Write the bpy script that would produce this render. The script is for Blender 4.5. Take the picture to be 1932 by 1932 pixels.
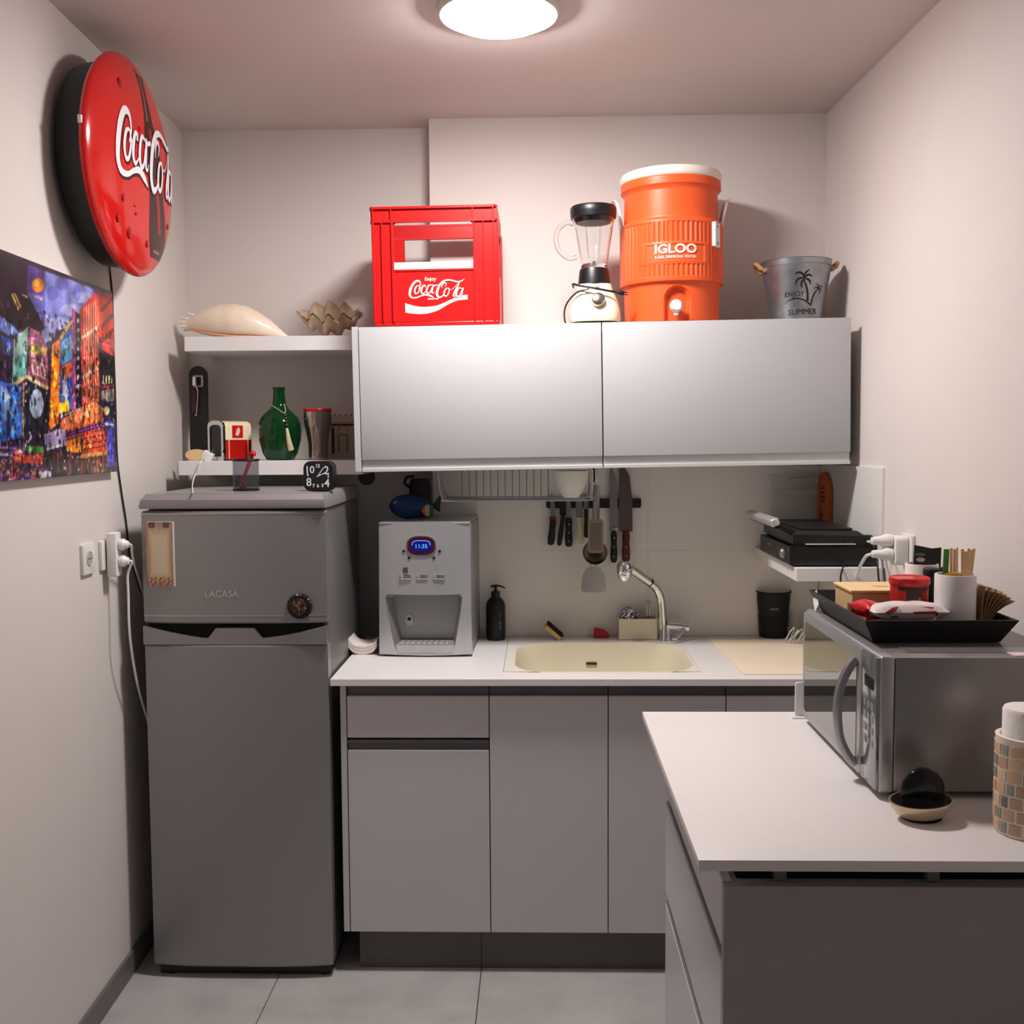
import bpy, bmesh, math, random
import numpy as np
from mathutils import Vector, Matrix
random.seed(7)
for o in list(bpy.data.objects): bpy.data.objects.remove(o)
scn = bpy.context.scene
COL = scn.collection
PI = math.pi
# ---------------------------------------------------------------- camera
F = 2011.5; PITCH = .0685; YAW = .0257; ROLL = .0061; CAMH = 1.5897
_cp, _sp, _cy, _sy = math.cos(PITCH), math.sin(PITCH), math.cos(YAW), math.sin(YAW)
FWD = Vector((-_sy*_cp, _cy*_cp, -_sp)); _r = Vector((_cy, _sy, 0)); _u = _r.cross(FWD)
RGT = _r*math.cos(ROLL) - _u*math.sin(ROLL); UPV = _u*math.cos(ROLL) + _r*math.sin(ROLL)
CAM = Vector((0, 0, CAMH))
cd = bpy.data.cameras.new('camera'); cd.sensor_width = 36; cd.lens = 36*F/1932; cd.clip_start = .01
cam = bpy.data.objects.new('camera', cd); COL.objects.link(cam); scn.camera = cam
cam.matrix_world = Matrix(((RGT.x, UPV.x, -FWD.x, 0), (RGT.y, UPV.y, -FWD.y, 0), (RGT.z, UPV.z, -FWD.z, CAMH), (0, 0, 0, 1)))
# ---------------------------------------------------------------- world, exposure
wd = bpy.data.worlds.new('world'); scn.world = wd; wd.use_nodes = True
wb = wd.node_tree.nodes['Background']; wb.inputs[0].default_value = (.92, .93, 1, 1); wb.inputs[1].default_value = .13
vs = scn.view_settings; vs.view_transform = 'Standard'; vs.look = 'None'; vs.gamma = 1; vs.use_curve_mapping = False
vs.exposure = 0.0
LAMP_POWER = 31.0; LAMP_COLOR = (1.0, .955, .935)
# ---------------------------------------------------------------- pixel -> place (a pixel gives a direction, a plane the distance)
def ray(px, py): return FWD + RGT*((px-966)/F) - UPV*((py-966)/F)
def PY(px, py, Y): d = ray(px, py); return CAM + d*(Y/d.y)
def PZ(px, py, Z): d = ray(px, py); return CAM + d*((Z-CAMH)/d.z)
def PX(px, py, X): d = ray(px, py); return CAM + d*(X/d.x)
LA0, LA1, RA0, RA1 = -1.1003, -.0419, 1.1202, -.0376
def PL(px, py, off=0): d = ray(px, py); return CAM + d*((LA0+off)/(d.x-LA1*d.y))
def PR(px, py, off=0): d = ray(px, py); return CAM + d*((RA0-off)/(d.x-RA1*d.y))
def lw(Y): return LA0+LA1*Y
def rw(Y): return RA0+RA1*Y
ROTL = PI/2+math.atan(-LA1); ROTR = -PI/2+math.atan(-RA1)
# ---------------------------------------------------------------- materials
def lin(c): return tuple((x/255/12.92 if x/255 <= .04045 else ((x/255+.055)/1.055)**2.4) for x in c[:3])+(1,)
MATS = {}
def M(name, c=(200,200,200), rough=.5, metal=0, noise=None, bump=None, emit=0, trans=0, ior=1.45, coat=0, c2=None, alpha=1, spec=.5, stretch=None, vcol=False, sub=0):
    if name in MATS: return MATS[name]
    m = bpy.data.materials.new(name); m.use_nodes = True; nt = m.node_tree; b = nt.nodes['Principled BSDF']
    I = b.inputs; I['Base Color'].default_value = lin(c); I['Roughness'].default_value = rough; I['Metallic'].default_value = metal
    I['IOR'].default_value = ior; I['Transmission Weight'].default_value = trans; I['Coat Weight'].default_value = coat; I['Alpha'].default_value = alpha
    I['Specular IOR Level'].default_value = spec
    if sub: I['Subsurface Weight'].default_value = sub; I['Subsurface Radius'].default_value = (.02,.01,.006)
    if emit: I['Emission Color'].default_value = lin(c); I['Emission Strength'].default_value = emit
    tc = nt.nodes.new('ShaderNodeTexCoord'); mp = nt.nodes.new('ShaderNodeMapping'); nt.links.new(tc.outputs['Object'], mp.inputs[0])
    if stretch: mp.inputs['Scale'].default_value = stretch
    if noise is None and not emit and not trans and not vcol: noise = (6, .035)
    if noise and not vcol:
        n = nt.nodes.new('ShaderNodeTexNoise'); n.inputs['Scale'].default_value = noise[0]; n.inputs['Detail'].default_value = 5; n.inputs['Roughness'].default_value = .6
        nt.links.new(mp.outputs[0], n.inputs['Vector'])
        r = nt.nodes.new('ShaderNodeValToRGB'); r.color_ramp.elements[0].position = .32; r.color_ramp.elements[1].position = .68
        a = lin(c); k = noise[1]
        r.color_ramp.elements[0].color = tuple(max(0, x*(1-k)) for x in a[:3])+(1,) if not c2 else a
        r.color_ramp.elements[1].color = tuple(min(1, x*(1+k)) for x in a[:3])+(1,) if not c2 else lin(c2)
        nt.links.new(n.outputs[0], r.inputs[0]); nt.links.new(r.outputs[0], I['Base Color'])
    if vcol:
        v = nt.nodes.new('ShaderNodeVertexColor'); v.layer_name = 'col'; nt.links.new(v.outputs[0], I['Base Color'])
    if bump:
        n = nt.nodes.new('ShaderNodeTexNoise'); n.inputs['Scale'].default_value = bump[0]; n.inputs['Detail'].default_value = 4
        nt.links.new(mp.outputs[0], n.inputs['Vector']); bp = nt.nodes.new('ShaderNodeBump'); bp.inputs['Strength'].default_value = bump[1]; bp.inputs['Distance'].default_value = bump[2] if len(bump) > 2 else .002
        nt.links.new(n.outputs[0], bp.inputs['Height']); nt.links.new(bp.outputs[0], I['Normal'])
    MATS[name] = m; return m
# ---------------------------------------------------------------- mesh helpers (each returns a bmesh)
def join(*bs):
    d = bmesh.new()
    for s in bs:
        mp = [d.verts.new(v.co) for v in s.verts]; s.verts.index_update()
        for f in s.faces:
            try:
                g = d.faces.new([mp[v.index] for v in f.verts]); g.material_index = f.material_index
            except ValueError: pass
        s.free()
    return d
def mi(b, i):
    for f in b.faces: f.material_index = i
    return b
def tf(b, loc=(0,0,0), rot=(0,0,0), sc=(1,1,1)):
    m = Matrix.Translation(loc) @ Matrix.Rotation(rot[2],4,'Z') @ Matrix.Rotation(rot[1],4,'Y') @ Matrix.Rotation(rot[0],4,'X') @ Matrix.Diagonal((*sc,1))
    b.transform(m)
    if sc[0]*sc[1]*sc[2] < 0: bmesh.ops.reverse_faces(b, faces=b.faces[:])
    return b
def box(x0,x1,y0,y1,z0,z1,b=0,s=2):
    m = bmesh.new(); bmesh.ops.create_cube(m, size=1)
    for v in m.verts: v.co = Vector((x0+(x1-x0)*(v.co.x+.5), y0+(y1-y0)*(v.co.y+.5), z0+(z1-z0)*(v.co.z+.5)))
    b = min(b, .49*min(abs(x1-x0), abs(y1-y0), abs(z1-z0)))
    if b > 0: bmesh.ops.bevel(m, geom=m.edges[:], offset=b, segments=s, profile=.5, affect='EDGES', clamp_overlap=True)
    return m
def lathe(prof, n=32, sx=1, sy=1):
    m = bmesh.new(); rings = []
    for r, z in prof:
        if r < 1e-6: rings.append([m.verts.new((0,0,z))])
        else: rings.append([m.verts.new((r*sx*math.cos(2*PI*i/n), r*sy*math.sin(2*PI*i/n), z)) for i in range(n)])
    for a, c in zip(rings, rings[1:]):
        for i in range(n):
            j = (i+1) % n
            if len(a) == 1 and len(c) == 1: continue
            if len(a) == 1: m.faces.new((a[0], c[j], c[i]))
            elif len(c) == 1: m.faces.new((a[i], a[j], c[0]))
            else: m.faces.new((a[i], a[j], c[j], c[i]))
    bmesh.ops.recalc_face_normals(m, faces=m.faces[:]); return m
def loft(rings, cap=True, close=True):
    m = bmesh.new(); R = [[m.verts.new(p) for p in r] for r in rings]; n = len(R[0])
    for a, c in zip(R, R[1:]):
        for i in range(n if close else n-1):
            j = (i+1) % n; m.faces.new((a[i], a[j], c[j], c[i]))
    if cap: m.faces.new(R[0][::-1]); m.faces.new(R[-1])
    bmesh.ops.recalc_face_normals(m, faces=m.faces[:]); return m
def cat(pts, k=6):
    P = [Vector(p) for p in pts]; out = []
    if len(P) < 3: return P
    Q = [P[0]*2-P[1]]+P+[P[-1]*2-P[-2]]
    for i in range(1, len(Q)-2):
        a, b, c, d = Q[i-1:i+3]
        for t in range(k):
            t /= k; out.append(.5*((2*b)+(c-a)*t+(2*a-5*b+4*c-d)*t*t+(3*b-a-3*c+d)*t**3))
    return out+[P[-1]]
def tube(pts, r, n=8, smooth=0, caps=True):
    P = cat(pts, smooth) if smooth else [Vector(p) for p in pts]
    N = len(P); rr = r if callable(r) else (lambda t: r)
    T = [(P[min(i+1,N-1)]-P[max(i-1,0)]).normalized() for i in range(N)]
    up = Vector((0,0,1)) if abs(T[0].z) < .9 else Vector((1,0,0)); u = (up - T[0]*up.dot(T[0])).normalized(); rings = []
    for i in range(N):
        u = (u - T[i]*u.dot(T[i])).normalized(); w = T[i].cross(u); q = rr(i/(N-1))
        rings.append([P[i]+u*(q*math.cos(2*PI*j/n))+w*(q*math.sin(2*PI*j/n)) for j in range(n)])
    return loft(rings, caps)
def prism(poly, a0, a1, ax='y', b=0, s=2):
    m = bmesh.new(); f = {'y': lambda p,a: (p[0],a,p[1]), 'x': lambda p,a: (a,p[0],p[1]), 'z': lambda p,a: (p[0],p[1],a)}[ax]
    A = [m.verts.new(f(p,a0)) for p in poly]; B = [m.verts.new(f(p,a1)) for p in poly]; n = len(poly)
    fa = m.faces.new(A); fb = m.faces.new(B[::-1])
    for i in range(n): m.faces.new((A[i], B[i], B[(i+1)%n], A[(i+1)%n]))
    bmesh.ops.recalc_face_normals(m, faces=m.faces[:])
    if b: bmesh.ops.bevel(m, geom=[e for e in m.edges if e.calc_face_angle(0) > .6], offset=b, segments=s, profile=.5, affect='EDGES', clamp_overlap=True)
    if n > 4: bmesh.ops.triangulate(m, faces=[f for f in m.faces if len(f.verts) > 4])
    return m
def rrect(x0, x1, y0, y1, r, k=5):
    out = []
    for cx, cy, a in ((x1-r,y1-r,0),(x0+r,y1-r,PI/2),(x0+r,y0+r,PI),(x1-r,y0+r,1.5*PI)):
        for i in range(k+1): t = a+PI/2*i/k; out.append((cx+r*math.cos(t), cy+r*math.sin(t)))
    return out
def ell(cx, cy, rx, ry, n=24): return [(cx+rx*math.cos(2*PI*i/n), cy+ry*math.sin(2*PI*i/n)) for i in range(n)]
def plate_hole(outer, inner, z0, z1, ax='z'):
    """slab between z0 and z1 with the outline `outer` and one opening `inner`"""
    m = bmesh.new(); E = []
    for poly in (outer, inner):
        V = [m.verts.new((p[0],p[1],z1)) for p in poly]; E += [m.edges.new((V[i], V[(i+1)%len(V)])) for i in range(len(V))]
    bmesh.ops.triangle_fill(m, edges=E, use_beauty=True, normal=(0,0,1))
    g = bmesh.ops.extrude_face_region(m, geom=m.faces[:])
    for v in [e for e in g['geom'] if isinstance(e, bmesh.types.BMVert)]: v.co.z = z0
    bmesh.ops.recalc_face_normals(m, faces=m.faces[:])
    if ax == 'y': m.transform(Matrix(((1,0,0,0),(0,0,1,0),(0,1,0,0),(0,0,0,1)))); bmesh.ops.reverse_faces(m, faces=m.faces[:])
    if ax == 'x': m.transform(Matrix(((0,0,1,0),(1,0,0,0),(0,1,0,0),(0,0,0,1))))
    return m
def surf(fn, nu, nv, closeu=False):
    m = bmesh.new(); V = [[m.verts.new(fn(i/(nu if closeu else nu-1), j/(nv-1))) for i in range(nu)] for j in range(nv)]
    for j in range(nv-1):
        for i in range(nu if closeu else nu-1):
            k = (i+1) % nu; m.faces.new((V[j][i], V[j][k], V[j+1][k], V[j+1][i]))
    return m
def text(s, size, align='CENTER', shear=0, off=0, ext=0, res=3):
    c = bpy.data.curves.new('t', 'FONT'); c.body = s; c.size = size; c.align_x = align; c.shear = shear; c.offset = off; c.extrude = ext; c.resolution_u = res
    o = bpy.data.objects.new('t', c); COL.objects.link(o); dg = bpy.context.evaluated_depsgraph_get()
    e = o.evaluated_get(dg); me = e.to_mesh(); m = bmesh.new(); m.from_mesh(me); e.to_mesh_clear(); bpy.data.objects.remove(o); bpy.data.curves.remove(c)
    return m
def warp(b, fn):
    for v in b.verts: v.co = Vector(fn(v.co.x, v.co.y))
    return b
def stand(b, loc=(0,0,0), y=0):   # flat XY lettering -> upright, facing -y
    return warp(b, lambda x, z: (loc[0]+x, y, loc[1]+z))
def ribbon(strokes, k=6, step=.0):
    """pen strokes [(x,y,width)...] as flat strips in XY"""
    m = bmesh.new()
    for si, st in enumerate(strokes):
        P = cat([(x,y,w) for x,y,w in st], k); N = len(P); prev = None
        for i in range(N):
            t = P[min(i+1,N-1)]-P[max(i-1,0)]; t.z = 0; t.normalize(); n = Vector((-t.y,t.x,0)); w = max(P[i].z, .01)/2; c = Vector((P[i].x,P[i].y,step*si))
            a, b = m.verts.new(c+n*w), m.verts.new(c-n*w)
            if prev: m.faces.new((prev[0], prev[1], b, a))
            prev = (a, b)
    bmesh.ops.recalc_face_normals(m, faces=m.faces[:]); return m
def fan(poly, z=0):
    m = bmesh.new(); m.faces.new([m.verts.new((p[0],p[1],z)) for p in poly]); bmesh.ops.triangulate(m, faces=m.faces[:]); return m
# ---------------------------------------------------------------- objects
def thing(name, label, cat_, loc=(0,0,0), rotz=0, group=None, rot=None):
    o = bpy.data.objects.new(name, None); COL.objects.link(o); o.location = loc; o.rotation_euler = rot or (0,0,rotz); o.empty_display_size = .02
    o['label'] = label; o['category'] = cat_
    if group: o['group'] = group
    return o
def obj(name, bm, mat, parent=None, loc=(0,0,0), rot=(0,0,0), label=None, smooth=True, ang=.6):
    me = bpy.data.meshes.new(name); bm.to_mesh(me); bm.free()
    for m in (mat if isinstance(mat, (list,tuple)) else [mat]): me.materials.append(m)
    if smooth:
        me.polygons.foreach_set('use_smooth', [True]*len(me.polygons)); me.set_sharp_from_angle(angle=ang)
    o = bpy.data.objects.new(name, me); COL.objects.link(o); o.location = loc; o.rotation_euler = rot
    if parent: o.parent = parent
    if label: o['label'] = label
    return o
def one(name, label, cat_, bm, mat, loc=(0,0,0), rot=(0,0,0), group=None):
    o = obj(name, bm, mat, None, loc, rot); o['label'] = label; o['category'] = cat_
    if group: o['group'] = group
    return o
def struct(name, bm, mat, label=None, parent=None, cat_=None):
    o = obj(name, bm, mat, parent)
    if not parent: o['kind'] = 'structure'
    if label: o['label'] = label
    if cat_: o['category'] = cat_
    return o
def inst(src, parent, loc, rot=(0,0,0), sc=None):
    o = src.copy(); COL.objects.link(o); o.parent = parent; o.location = loc; o.rotation_euler = rot
    if sc: o.scale = sc
    return o
# ---------------------------------------------------------------- shared materials
WALL = M('wall_paint', (219,211,206), .75, noise=(3,.02), bump=(180,.06))
CEIL = M('ceiling_paint', (218,208,203), .8, noise=(3,.02))
TILE = M('backsplash_tile_glaze', (234,231,226), .25, noise=(2,.02))
GROUT = M('grout', (120,114,108), .9)
FLOORT = M('concrete_look_tile', (168,165,163), .5, noise=(5,.10), bump=(60,.08), c2=(190,187,185))
PLINTH = M('shaded_plinth_tile', (92,88,84), .55, noise=(5,.12))  # colour darkened to hold the deep shade under the base cabinets
FGROUT = M('dark_floor_grout', (62,60,60), .9)
CABW = M('white_matt_lacquer', (188,188,190), .34, noise=(2,.012))
CABG = M('grey_laminate', (206,203,205), .45, noise=(3,.02))
ALU = M('aluminium_profile', (178,178,180), .38, .9, noise=(20,.03))
DGAP = M('dark_gap', (18,17,17), .9)
WTOP = M('white_worktop', (232,228,226), .28, noise=(40,.012))
BLK = M('black_plastic', (16,16,18), .38)
BLKM = M('black_matt', (22,21,22), .6)
WHT = M('white_plastic', (232,230,226), .35)
STEEL = M('fridge_steel_finish', (150,148,148), .36, .55, noise=(90,.014), stretch=(1,1,.03))
CHR = M('chrome', (225,225,228), .06, 1, noise=(5,.01))
SSTL = M('stainless_steel', (190,184,176), .25, 1, noise=(30,.03))
# ================================================================ SETTING
HC, YR, YP, YB = 2.684, 3.8315, 3.7233, -.9
ZC, YC = .896, 3.04
def wallpoly(pts, z0, z1): return prism(pts, z0, z1, 'z')
struct('wall_left', wallpoly([(lw(YB),YB),(lw(YR+.15),YR+.15),(lw(YR)-.2,YR+.15),(lw(YB)-.2,YB)], 0, HC), WALL, 'cream painted wall on the left')
struct('wall_right', wallpoly([(rw(YB),YB),(rw(YB)+.25,YB),(rw(YR)+.25,YR+.15),(rw(YR+.15),YR+.15)], 0, HC), WALL, 'cream painted wall on the right')
PXE = PY(811,400,YP).x
struct('wall_back', box(lw(YR), PXE, YR, YR+.15, 0, HC), WALL, 'recessed cream wall behind the shelves and fridge')
pier = struct('wall_back_pier', box(PXE, rw(YP), YP, YR+.15, 0, HC), WALL, 'projecting cream wall behind crate, blender and cooler')
struct('ceiling', wallpoly([(lw(YB)-.2,YB),(rw(YB)+.25,YB),(rw(YR)+.25,YR+.15),(lw(YR)-.2,YR+.15)], HC, HC+.12), CEIL, 'plain white ceiling')
fl = struct('floor', wallpoly([(lw(YB)-.2,YB),(rw(YB)+.25,YB),(rw(YR)+.25,YR+.15),(lw(YR)-.2,YR+.15)], -.06, -.004), FGROUT, 'grey concrete-look tiled floor')
xj = [-9,-.78,-.18,.42,1.02,9]; yj = [3.83,3.29,2.69,2.09,1.49,.89,.29,-.31,-.9]
for a, b in zip(yj[1:], yj):
    for c, d in zip(xj, xj[1:]):
        g = .0015
        def cl(x, y): return max(lw(y)+.001, min(rw(y)-.001, x))
        pts = [(cl(c+g,a+g),a+g),(cl(d-g,a+g),a+g),(cl(d-g,b-g),b-g),(cl(c+g,b-g),b-g)]
        if pts[1][0]-pts[0][0] < .02: continue
        obj('floor_tile', prism(pts, -.005, 0, 'z'), FLOORT, fl, smooth=False)
# backsplash tiles
tj = PY(1222,1100,YP).x
for z0, z1 in ((ZC, ZC+.303), (ZC+.303, ZC+.603)):
    for c, d in ((PXE, tj-.6), (tj-.6, tj), (tj, rw(YP)-.009)):
        obj('wall_tile', box(c+.0002, d-.0002, YP-.008, YP, z0+.0002, z1-.0002, .0003, 1), TILE, pier)
wr = bpy.data.objects['wall_right']
for z0, z1 in ((ZC, ZC+.303), (ZC+.303, ZC+.603)):
    obj('wall_tile', prism([(rw(3.115),3.115),(rw(3.115)-.009,3.115),(rw(3.712)-.009,3.712),(rw(3.712),3.712)], z0+.0004, z1-.0004, 'z'), TILE, wr)
bbm = M('grey_skirting_tile', (112,108,108), .5, noise=(5,.08))
struct('baseboard_left', wallpoly([(lw(YB),YB),(lw(YB)+.010,YB),(lw(YR)+.010,YR),(lw(YR),YR)], 0, .0703), bbm, 'low grey tile skirting along the left wall')
YT = 3.107
pl_ = struct('trim_1', box(-.545, rw(3.2)-.01, YT+.006, YT+.02, 0, .127), FGROUT, 'grey tiled plinth with painted-in shade under the base cabinets')
for c, d in ((-.548,-.18),(-.18,.42),(.42,.985)):
    obj('plinth_tile', box(c+.001, d-.001, YT, YT+.007, .001, .126), PLINTH, pl_, smooth=False)
# ---------------------------------------------------------------- ceiling lamp
LX, LY = -.098, 2.785
lt = thing('ceiling_light', 'round white flush ceiling lamp, switched on', 'ceiling light', (LX,LY,HC))
obj('lamp_rim', lathe([(.152,0),(.154,-.012),(.150,-.024),(.140,-.026),(.136,-.020),(.136,0)], 48), WHT, lt)
dm = M('lit_diffuser', (255,255,255), .5); nt = dm.node_tree; b = nt.nodes['Principled BSDF']
b.inputs['Emission Color'].default_value = (*LAMP_COLOR, 1); b.inputs['Emission Strength'].default_value = LAMP_POWER/(PI*PI*.134**2)
obj('diffuser', lathe([(.1345,-.006),(.134,-.030),(.120,-.037),(.08,-.041),(0,-.043)], 48), dm, lt, label='glowing white diffuser')
# ================================================================ FLOATING SHELVES
shm = M('white_shelf_foil', (230,227,226), .4, noise=(3,.012))
USZ = 1.935; LSZ = 1.5225
ush = one('floating_shelf', 'upper white floating shelf carrying the two seashells', 'shelf', box(-1.179,-.582,3.55,YR,USZ-.048,USZ,.001,1), shm)
lsh = one('floating_shelf', 'lower white floating shelf carrying the green glass bottle', 'shelf', box(-1.193,-.582,3.50,YR,LSZ-.047,LSZ,.001,1), shm)
rsh_z = 1.209
# ================================================================ WALL CABINETS
UY = 3.32; TILT = -.0112
def wcab(label, x0, x1, root, endpanel):
    W = x1-x0; t = thing('wall_cabinet', label, 'cabinet', root, rot=(0,TILT,0), group='white wall cabinets')
    D = YP-.012-UY; xs = .0215 if endpanel else .001
    obj('body', join(box(0 if endpanel else .001, W-.0005, .022, D, .006, .438), ), CABW, t)
    if endpanel: obj('end_panel', box(0, .019, 0, D, 0, .449, .0008, 1), CABW, t)
    obj('door', box(xs, W-.0015, 0, .0195, .0365, .4475, .0012, 2), CABW, t)
    obj('handle_rail', join(box(xs, W-.0015, .012, .0195, .006, .0362), box(xs, W-.0015, .0, .0195, -.001, .010, .001, 1)), M('rail_silver', (208,208,208), .45, .25), t, label='recessed aluminium grip rail')
    return t
c0 = Vector((-.5745, UY, 1.4895)); sl = math.tan(-TILT)
wcab('white wall cabinet under the red crate, the one beside the shelves', 0, .7735, c0, True)
wcab('white wall cabinet under the orange cooler, the one against the right wall', .7745, 1.537, c0+Vector((.7745,0,.7745*sl)), False)
def ctop(x): return 1.4895+.449+(x+.5745)*sl          # top of the wall cabinets at a given x
# ================================================================ WORKTOP, SINK, BASE CABINETS
CXL = PZ(622,1283,ZC).x
sk = [PZ(*q, ZC) for q in ((957,1209),(949,1268),(1323,1267),(1290,1211))]
SX0, SX1, SY0, SY1 = sk[1].x, sk[2].x, sk[1].y, 3.66
wtt = thing('worktop', 'long white kitchen worktop with the sink set in', 'worktop', (0,YC,ZC-.019))
obj('slab', tf(plate_hole([(CXL,0),(rw(YC)-.012,0),(rw(YP)-.012,YP-.010-YC),(CXL,YP-.010-YC)], rrect(SX0,SX1,SY0-YC,SY1-YC,.004,2), 0, .019)), WTOP, wtt)
SKB = M('cream_sink_basin', (226,218,194), .3, noise=(20,.02))
snk = thing('sink', 'cream composite sink with a wide rounded bowl', 'sink', (0,0,ZC-.19))
bl = PZ(972,1245,ZC); br = PZ(1298,1240,ZC); bk = PZ(1130,1213,ZC); ft = PZ(1130,1270,ZC)
inner = [(x,y) for x,y in rrect(bl.x, br.x, ft.y, bk.y, .13, 8)]
gp = .0012
obj('rim_plate', plate_hole(rrect(SX0+gp,SX1-gp,SY0+gp,SY1-gp,.003,2), inner, .171, .1905), M('sink_surround', (228,224,214), .3, noise=(20,.015)), snk)
bcx, bcy = (bl.x+br.x)/2, (ft.y+bk.y)/2
def ring(s, z): return [(bcx+(x-bcx)*s, bcy+(y-bcy)*s, z) for x,y in inner]
obj('bowl', loft([ring(1.0,.190), ring(.985,.178), ring(.965,.15), ring(.94,.06), ring(.90,.03), ring(.7,.022), ring(.16,.018), ring(.02,.018)], False), SKB, snk)
obj('drain', tf(lathe([(0,.003),(.02,.003),(.035,.006),(.043,.003),(.043,0)], 24), (bcx,bcy,.0185)), CHR, snk)
ovf = PZ(1113,1235,ZC-.06)
obj('overflow_slot', box(ovf.x-.018, ovf.x+.018, bk.y-.016, bk.y-.010, .118, .126), M('dark_slot', (50,40,30), .7), snk)
YD = 3.07; ZK = .128; ZT = ZC-.019
def bx_(px): return PY(px,1500,YD).x
xs_ = [bx_(656.5), bx_(924), bx_(1147.5), bx_(1368.5), rw(YD)-.06]
labs = ['grey base cabinet with a drawer above its door, beside the fridge', 'narrow grey base cabinet with a full-height door, below the left half of the sink',
        'narrow grey base cabinet with a full-height door, below the faucet', 'grey base cabinet mostly hidden behind the white peninsula']
RAIL = M('dark_grip_profile', (112,108,112), .4, .7)
for i, (a, b) in enumerate(zip(xs_, xs_[1:])):
    t = thing('base_cabinet', labs[i], 'cabinet', (a, YD, ZK), group='grey base cabinets under the worktop'); W = b-a; Hh = ZT-ZK
    x0 = 0
    obj('body', box(.002, W-.002, .022, .50, .0, Hh-.19 if i in (1,2) else Hh), CABG, t)
    if i in (1,2): obj('front_frame', box(.002, W-.002, .022, .030, Hh-.19, Hh), DGAP, t)
    if i == 0: obj('end_panel', box(-.0185, -.0015, 0, .55, 0, Hh, .0008, 1), CABG, t)
    def rail(z, h=.027): obj('grip_rail', join(box(.0015, W-.0015, .014, .0215, z, z+h), box(.0015, W-.0015, .002, .0215, z+h*.66, z+h, .001, 1)), RAIL, t, label='recessed dark grip rail')
    zt = .712
    rail(zt, Hh-zt-.001)
    if i == 0:
        obj('drawer_front', box(.0015, W-.0015, 0, .0195, .588, zt-.0005, .0012, 1), CABG, t); rail(.5505, .030)
        obj('door', box(.0015, W-.0015, 0, .0195, 0, .5495, .0012, 1), CABG, t)
    else: obj('door', box(.0015, W-.0015, 0, .0195, 0, zt-.0005, .0012, 1), CABG, t)
# ================================================================ PENINSULA
ZP = .90; px0, py0, py1 = .258, 1.709, 2.661
PEN = M('peninsula_top_laminate', (232,226,224), .42, noise=(30,.012))
one('peninsula_worktop', 'white worktop of the peninsula under the microwave', 'worktop',
    prism([(px0,py0),(rw(py0)-.002,py0),(rw(py1)-.002,py1),(px0,py1)], ZP-.019, ZP, 'z', .0015, 2), PEN)
pc = thing('drawer_cabinet', 'white drawer cabinet carrying the peninsula worktop', 'cabinet', (.307,1.752,0))
PW = rw(1.75)-.03-.307; PD = .815
PGR = M('peninsula_side_panel', (168,159,156), .5, noise=(3,.02)); PFR = M('peninsula_drawer_white', (206,205,210), .4, noise=(3,.015))
obj('side_panel', box(0, PW, 0, .018, .0, .838, .001, 1), PGR, pc, label='plain grey panel facing the room')
obj('body', box(.020, PW, .019, PD, .08, .830), PFR, pc)
for sx in (.090, .347, .60):
    obj('spacer', box(sx, sx+.020, .022, .040, .8385, .8808), M('grey_spacer', (120,116,114), .6), pc)
obj('gap_shade', box(.03, PW, .05, PD, .831, .8808), DGAP, pc)  # near-black block painted as the shade in the gap under the worktop
for z0, z1 in ((.725,.840),(.475,.695),(.10,.445)):
    d = obj('drawer', box(0, .018, .020, PD, z0, z1, .0012, 1), PFR, pc)
    obj('grip_rail', join(box(.012, .019, .020, PD, z0-.027, z0), box(.001,.019,.020,PD,z0-.029,z0-.022,.0006,1)), ALU, d, label='aluminium grip rail')
# ================================================================ FRIDGE
FX0, FX1, FY = -1.150, -.615, 3.03
fr = thing('fridge', 'tall silver-grey two-door fridge beside the left wall', 'fridge', ((FX0+FX1)/2, FY, 0)); fw = (FX1-FX0)/2
FSIDE = M('fridge_side_steel', (136,133,134), .36, .6, noise=(40,.04))
obj('body', box(-fw+.004, fw-.004, .052, .60, .03, 1.392, .006, 2), FSIDE, fr)
TOPM = M('fridge_top_plastic', (150,146,146), .38, .35, noise=(60,.03))
obj('top_cover', loft([[(x*(fw+.001),(.002 if y < 0 else .60),1.395) for x,y in ((-1,-1),(1,-1),(1,1),(-1,1))],
                       [(x*(fw+.001),(.0 if y < 0 else .60),1.402) for x,y in ((-1,-1),(1,-1),(1,1),(-1,1))],
                       [(x*(fw-.002),(.004 if y < 0 else .60),1.420) for x,y in ((-1,-1),(1,-1),(1,1),(-1,1))],
                       [(x*(fw-.012),(.022 if y < 0 else .597),1.436) for x,y in ((-1,-1),(1,-1),(1,1),(-1,1))]]), TOPM, fr)
obj('top_panel', box(-fw+.06, fw-.06, .045, .55, 1.4355, 1.4375, .0008, 1), TOPM, fr)
def fdoor(z0, z1, name):
    R = []
    for z, ins in ((z0,.004),(z0+.006,0),(z1-.006,0),(z1,.004)):
        r = []
        n = 12
        for i in range(n+1):
            x = -1+2*i/n; r.append((x*(fw-ins), ins+.010*x*x*x*x+.004*x*x, z))
        r += [(fw-ins,.052,z),(-fw+ins,.052,z)]
        R.append(r)
    return obj(name, loft(R), STEEL, fr, ang=.5)
fz = fdoor(1.062, 1.388, 'freezer_door')
def bow(y): return [(-fw+2*fw*i/24, y+.010*(2*i/24-1)**4+.004*(2*i/24-1)**2) for i in range(25)]
for z_ in (1.083, 1.379): obj('door_trim', prism(bow(-.0008)+bow(.003)[::-1], z_, z_+.0025, 'z'), M('bright_trim', (190,186,184), .3, .8), fz)
ld = fdoor(.036, 1.000, 'fridge_door')
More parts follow.
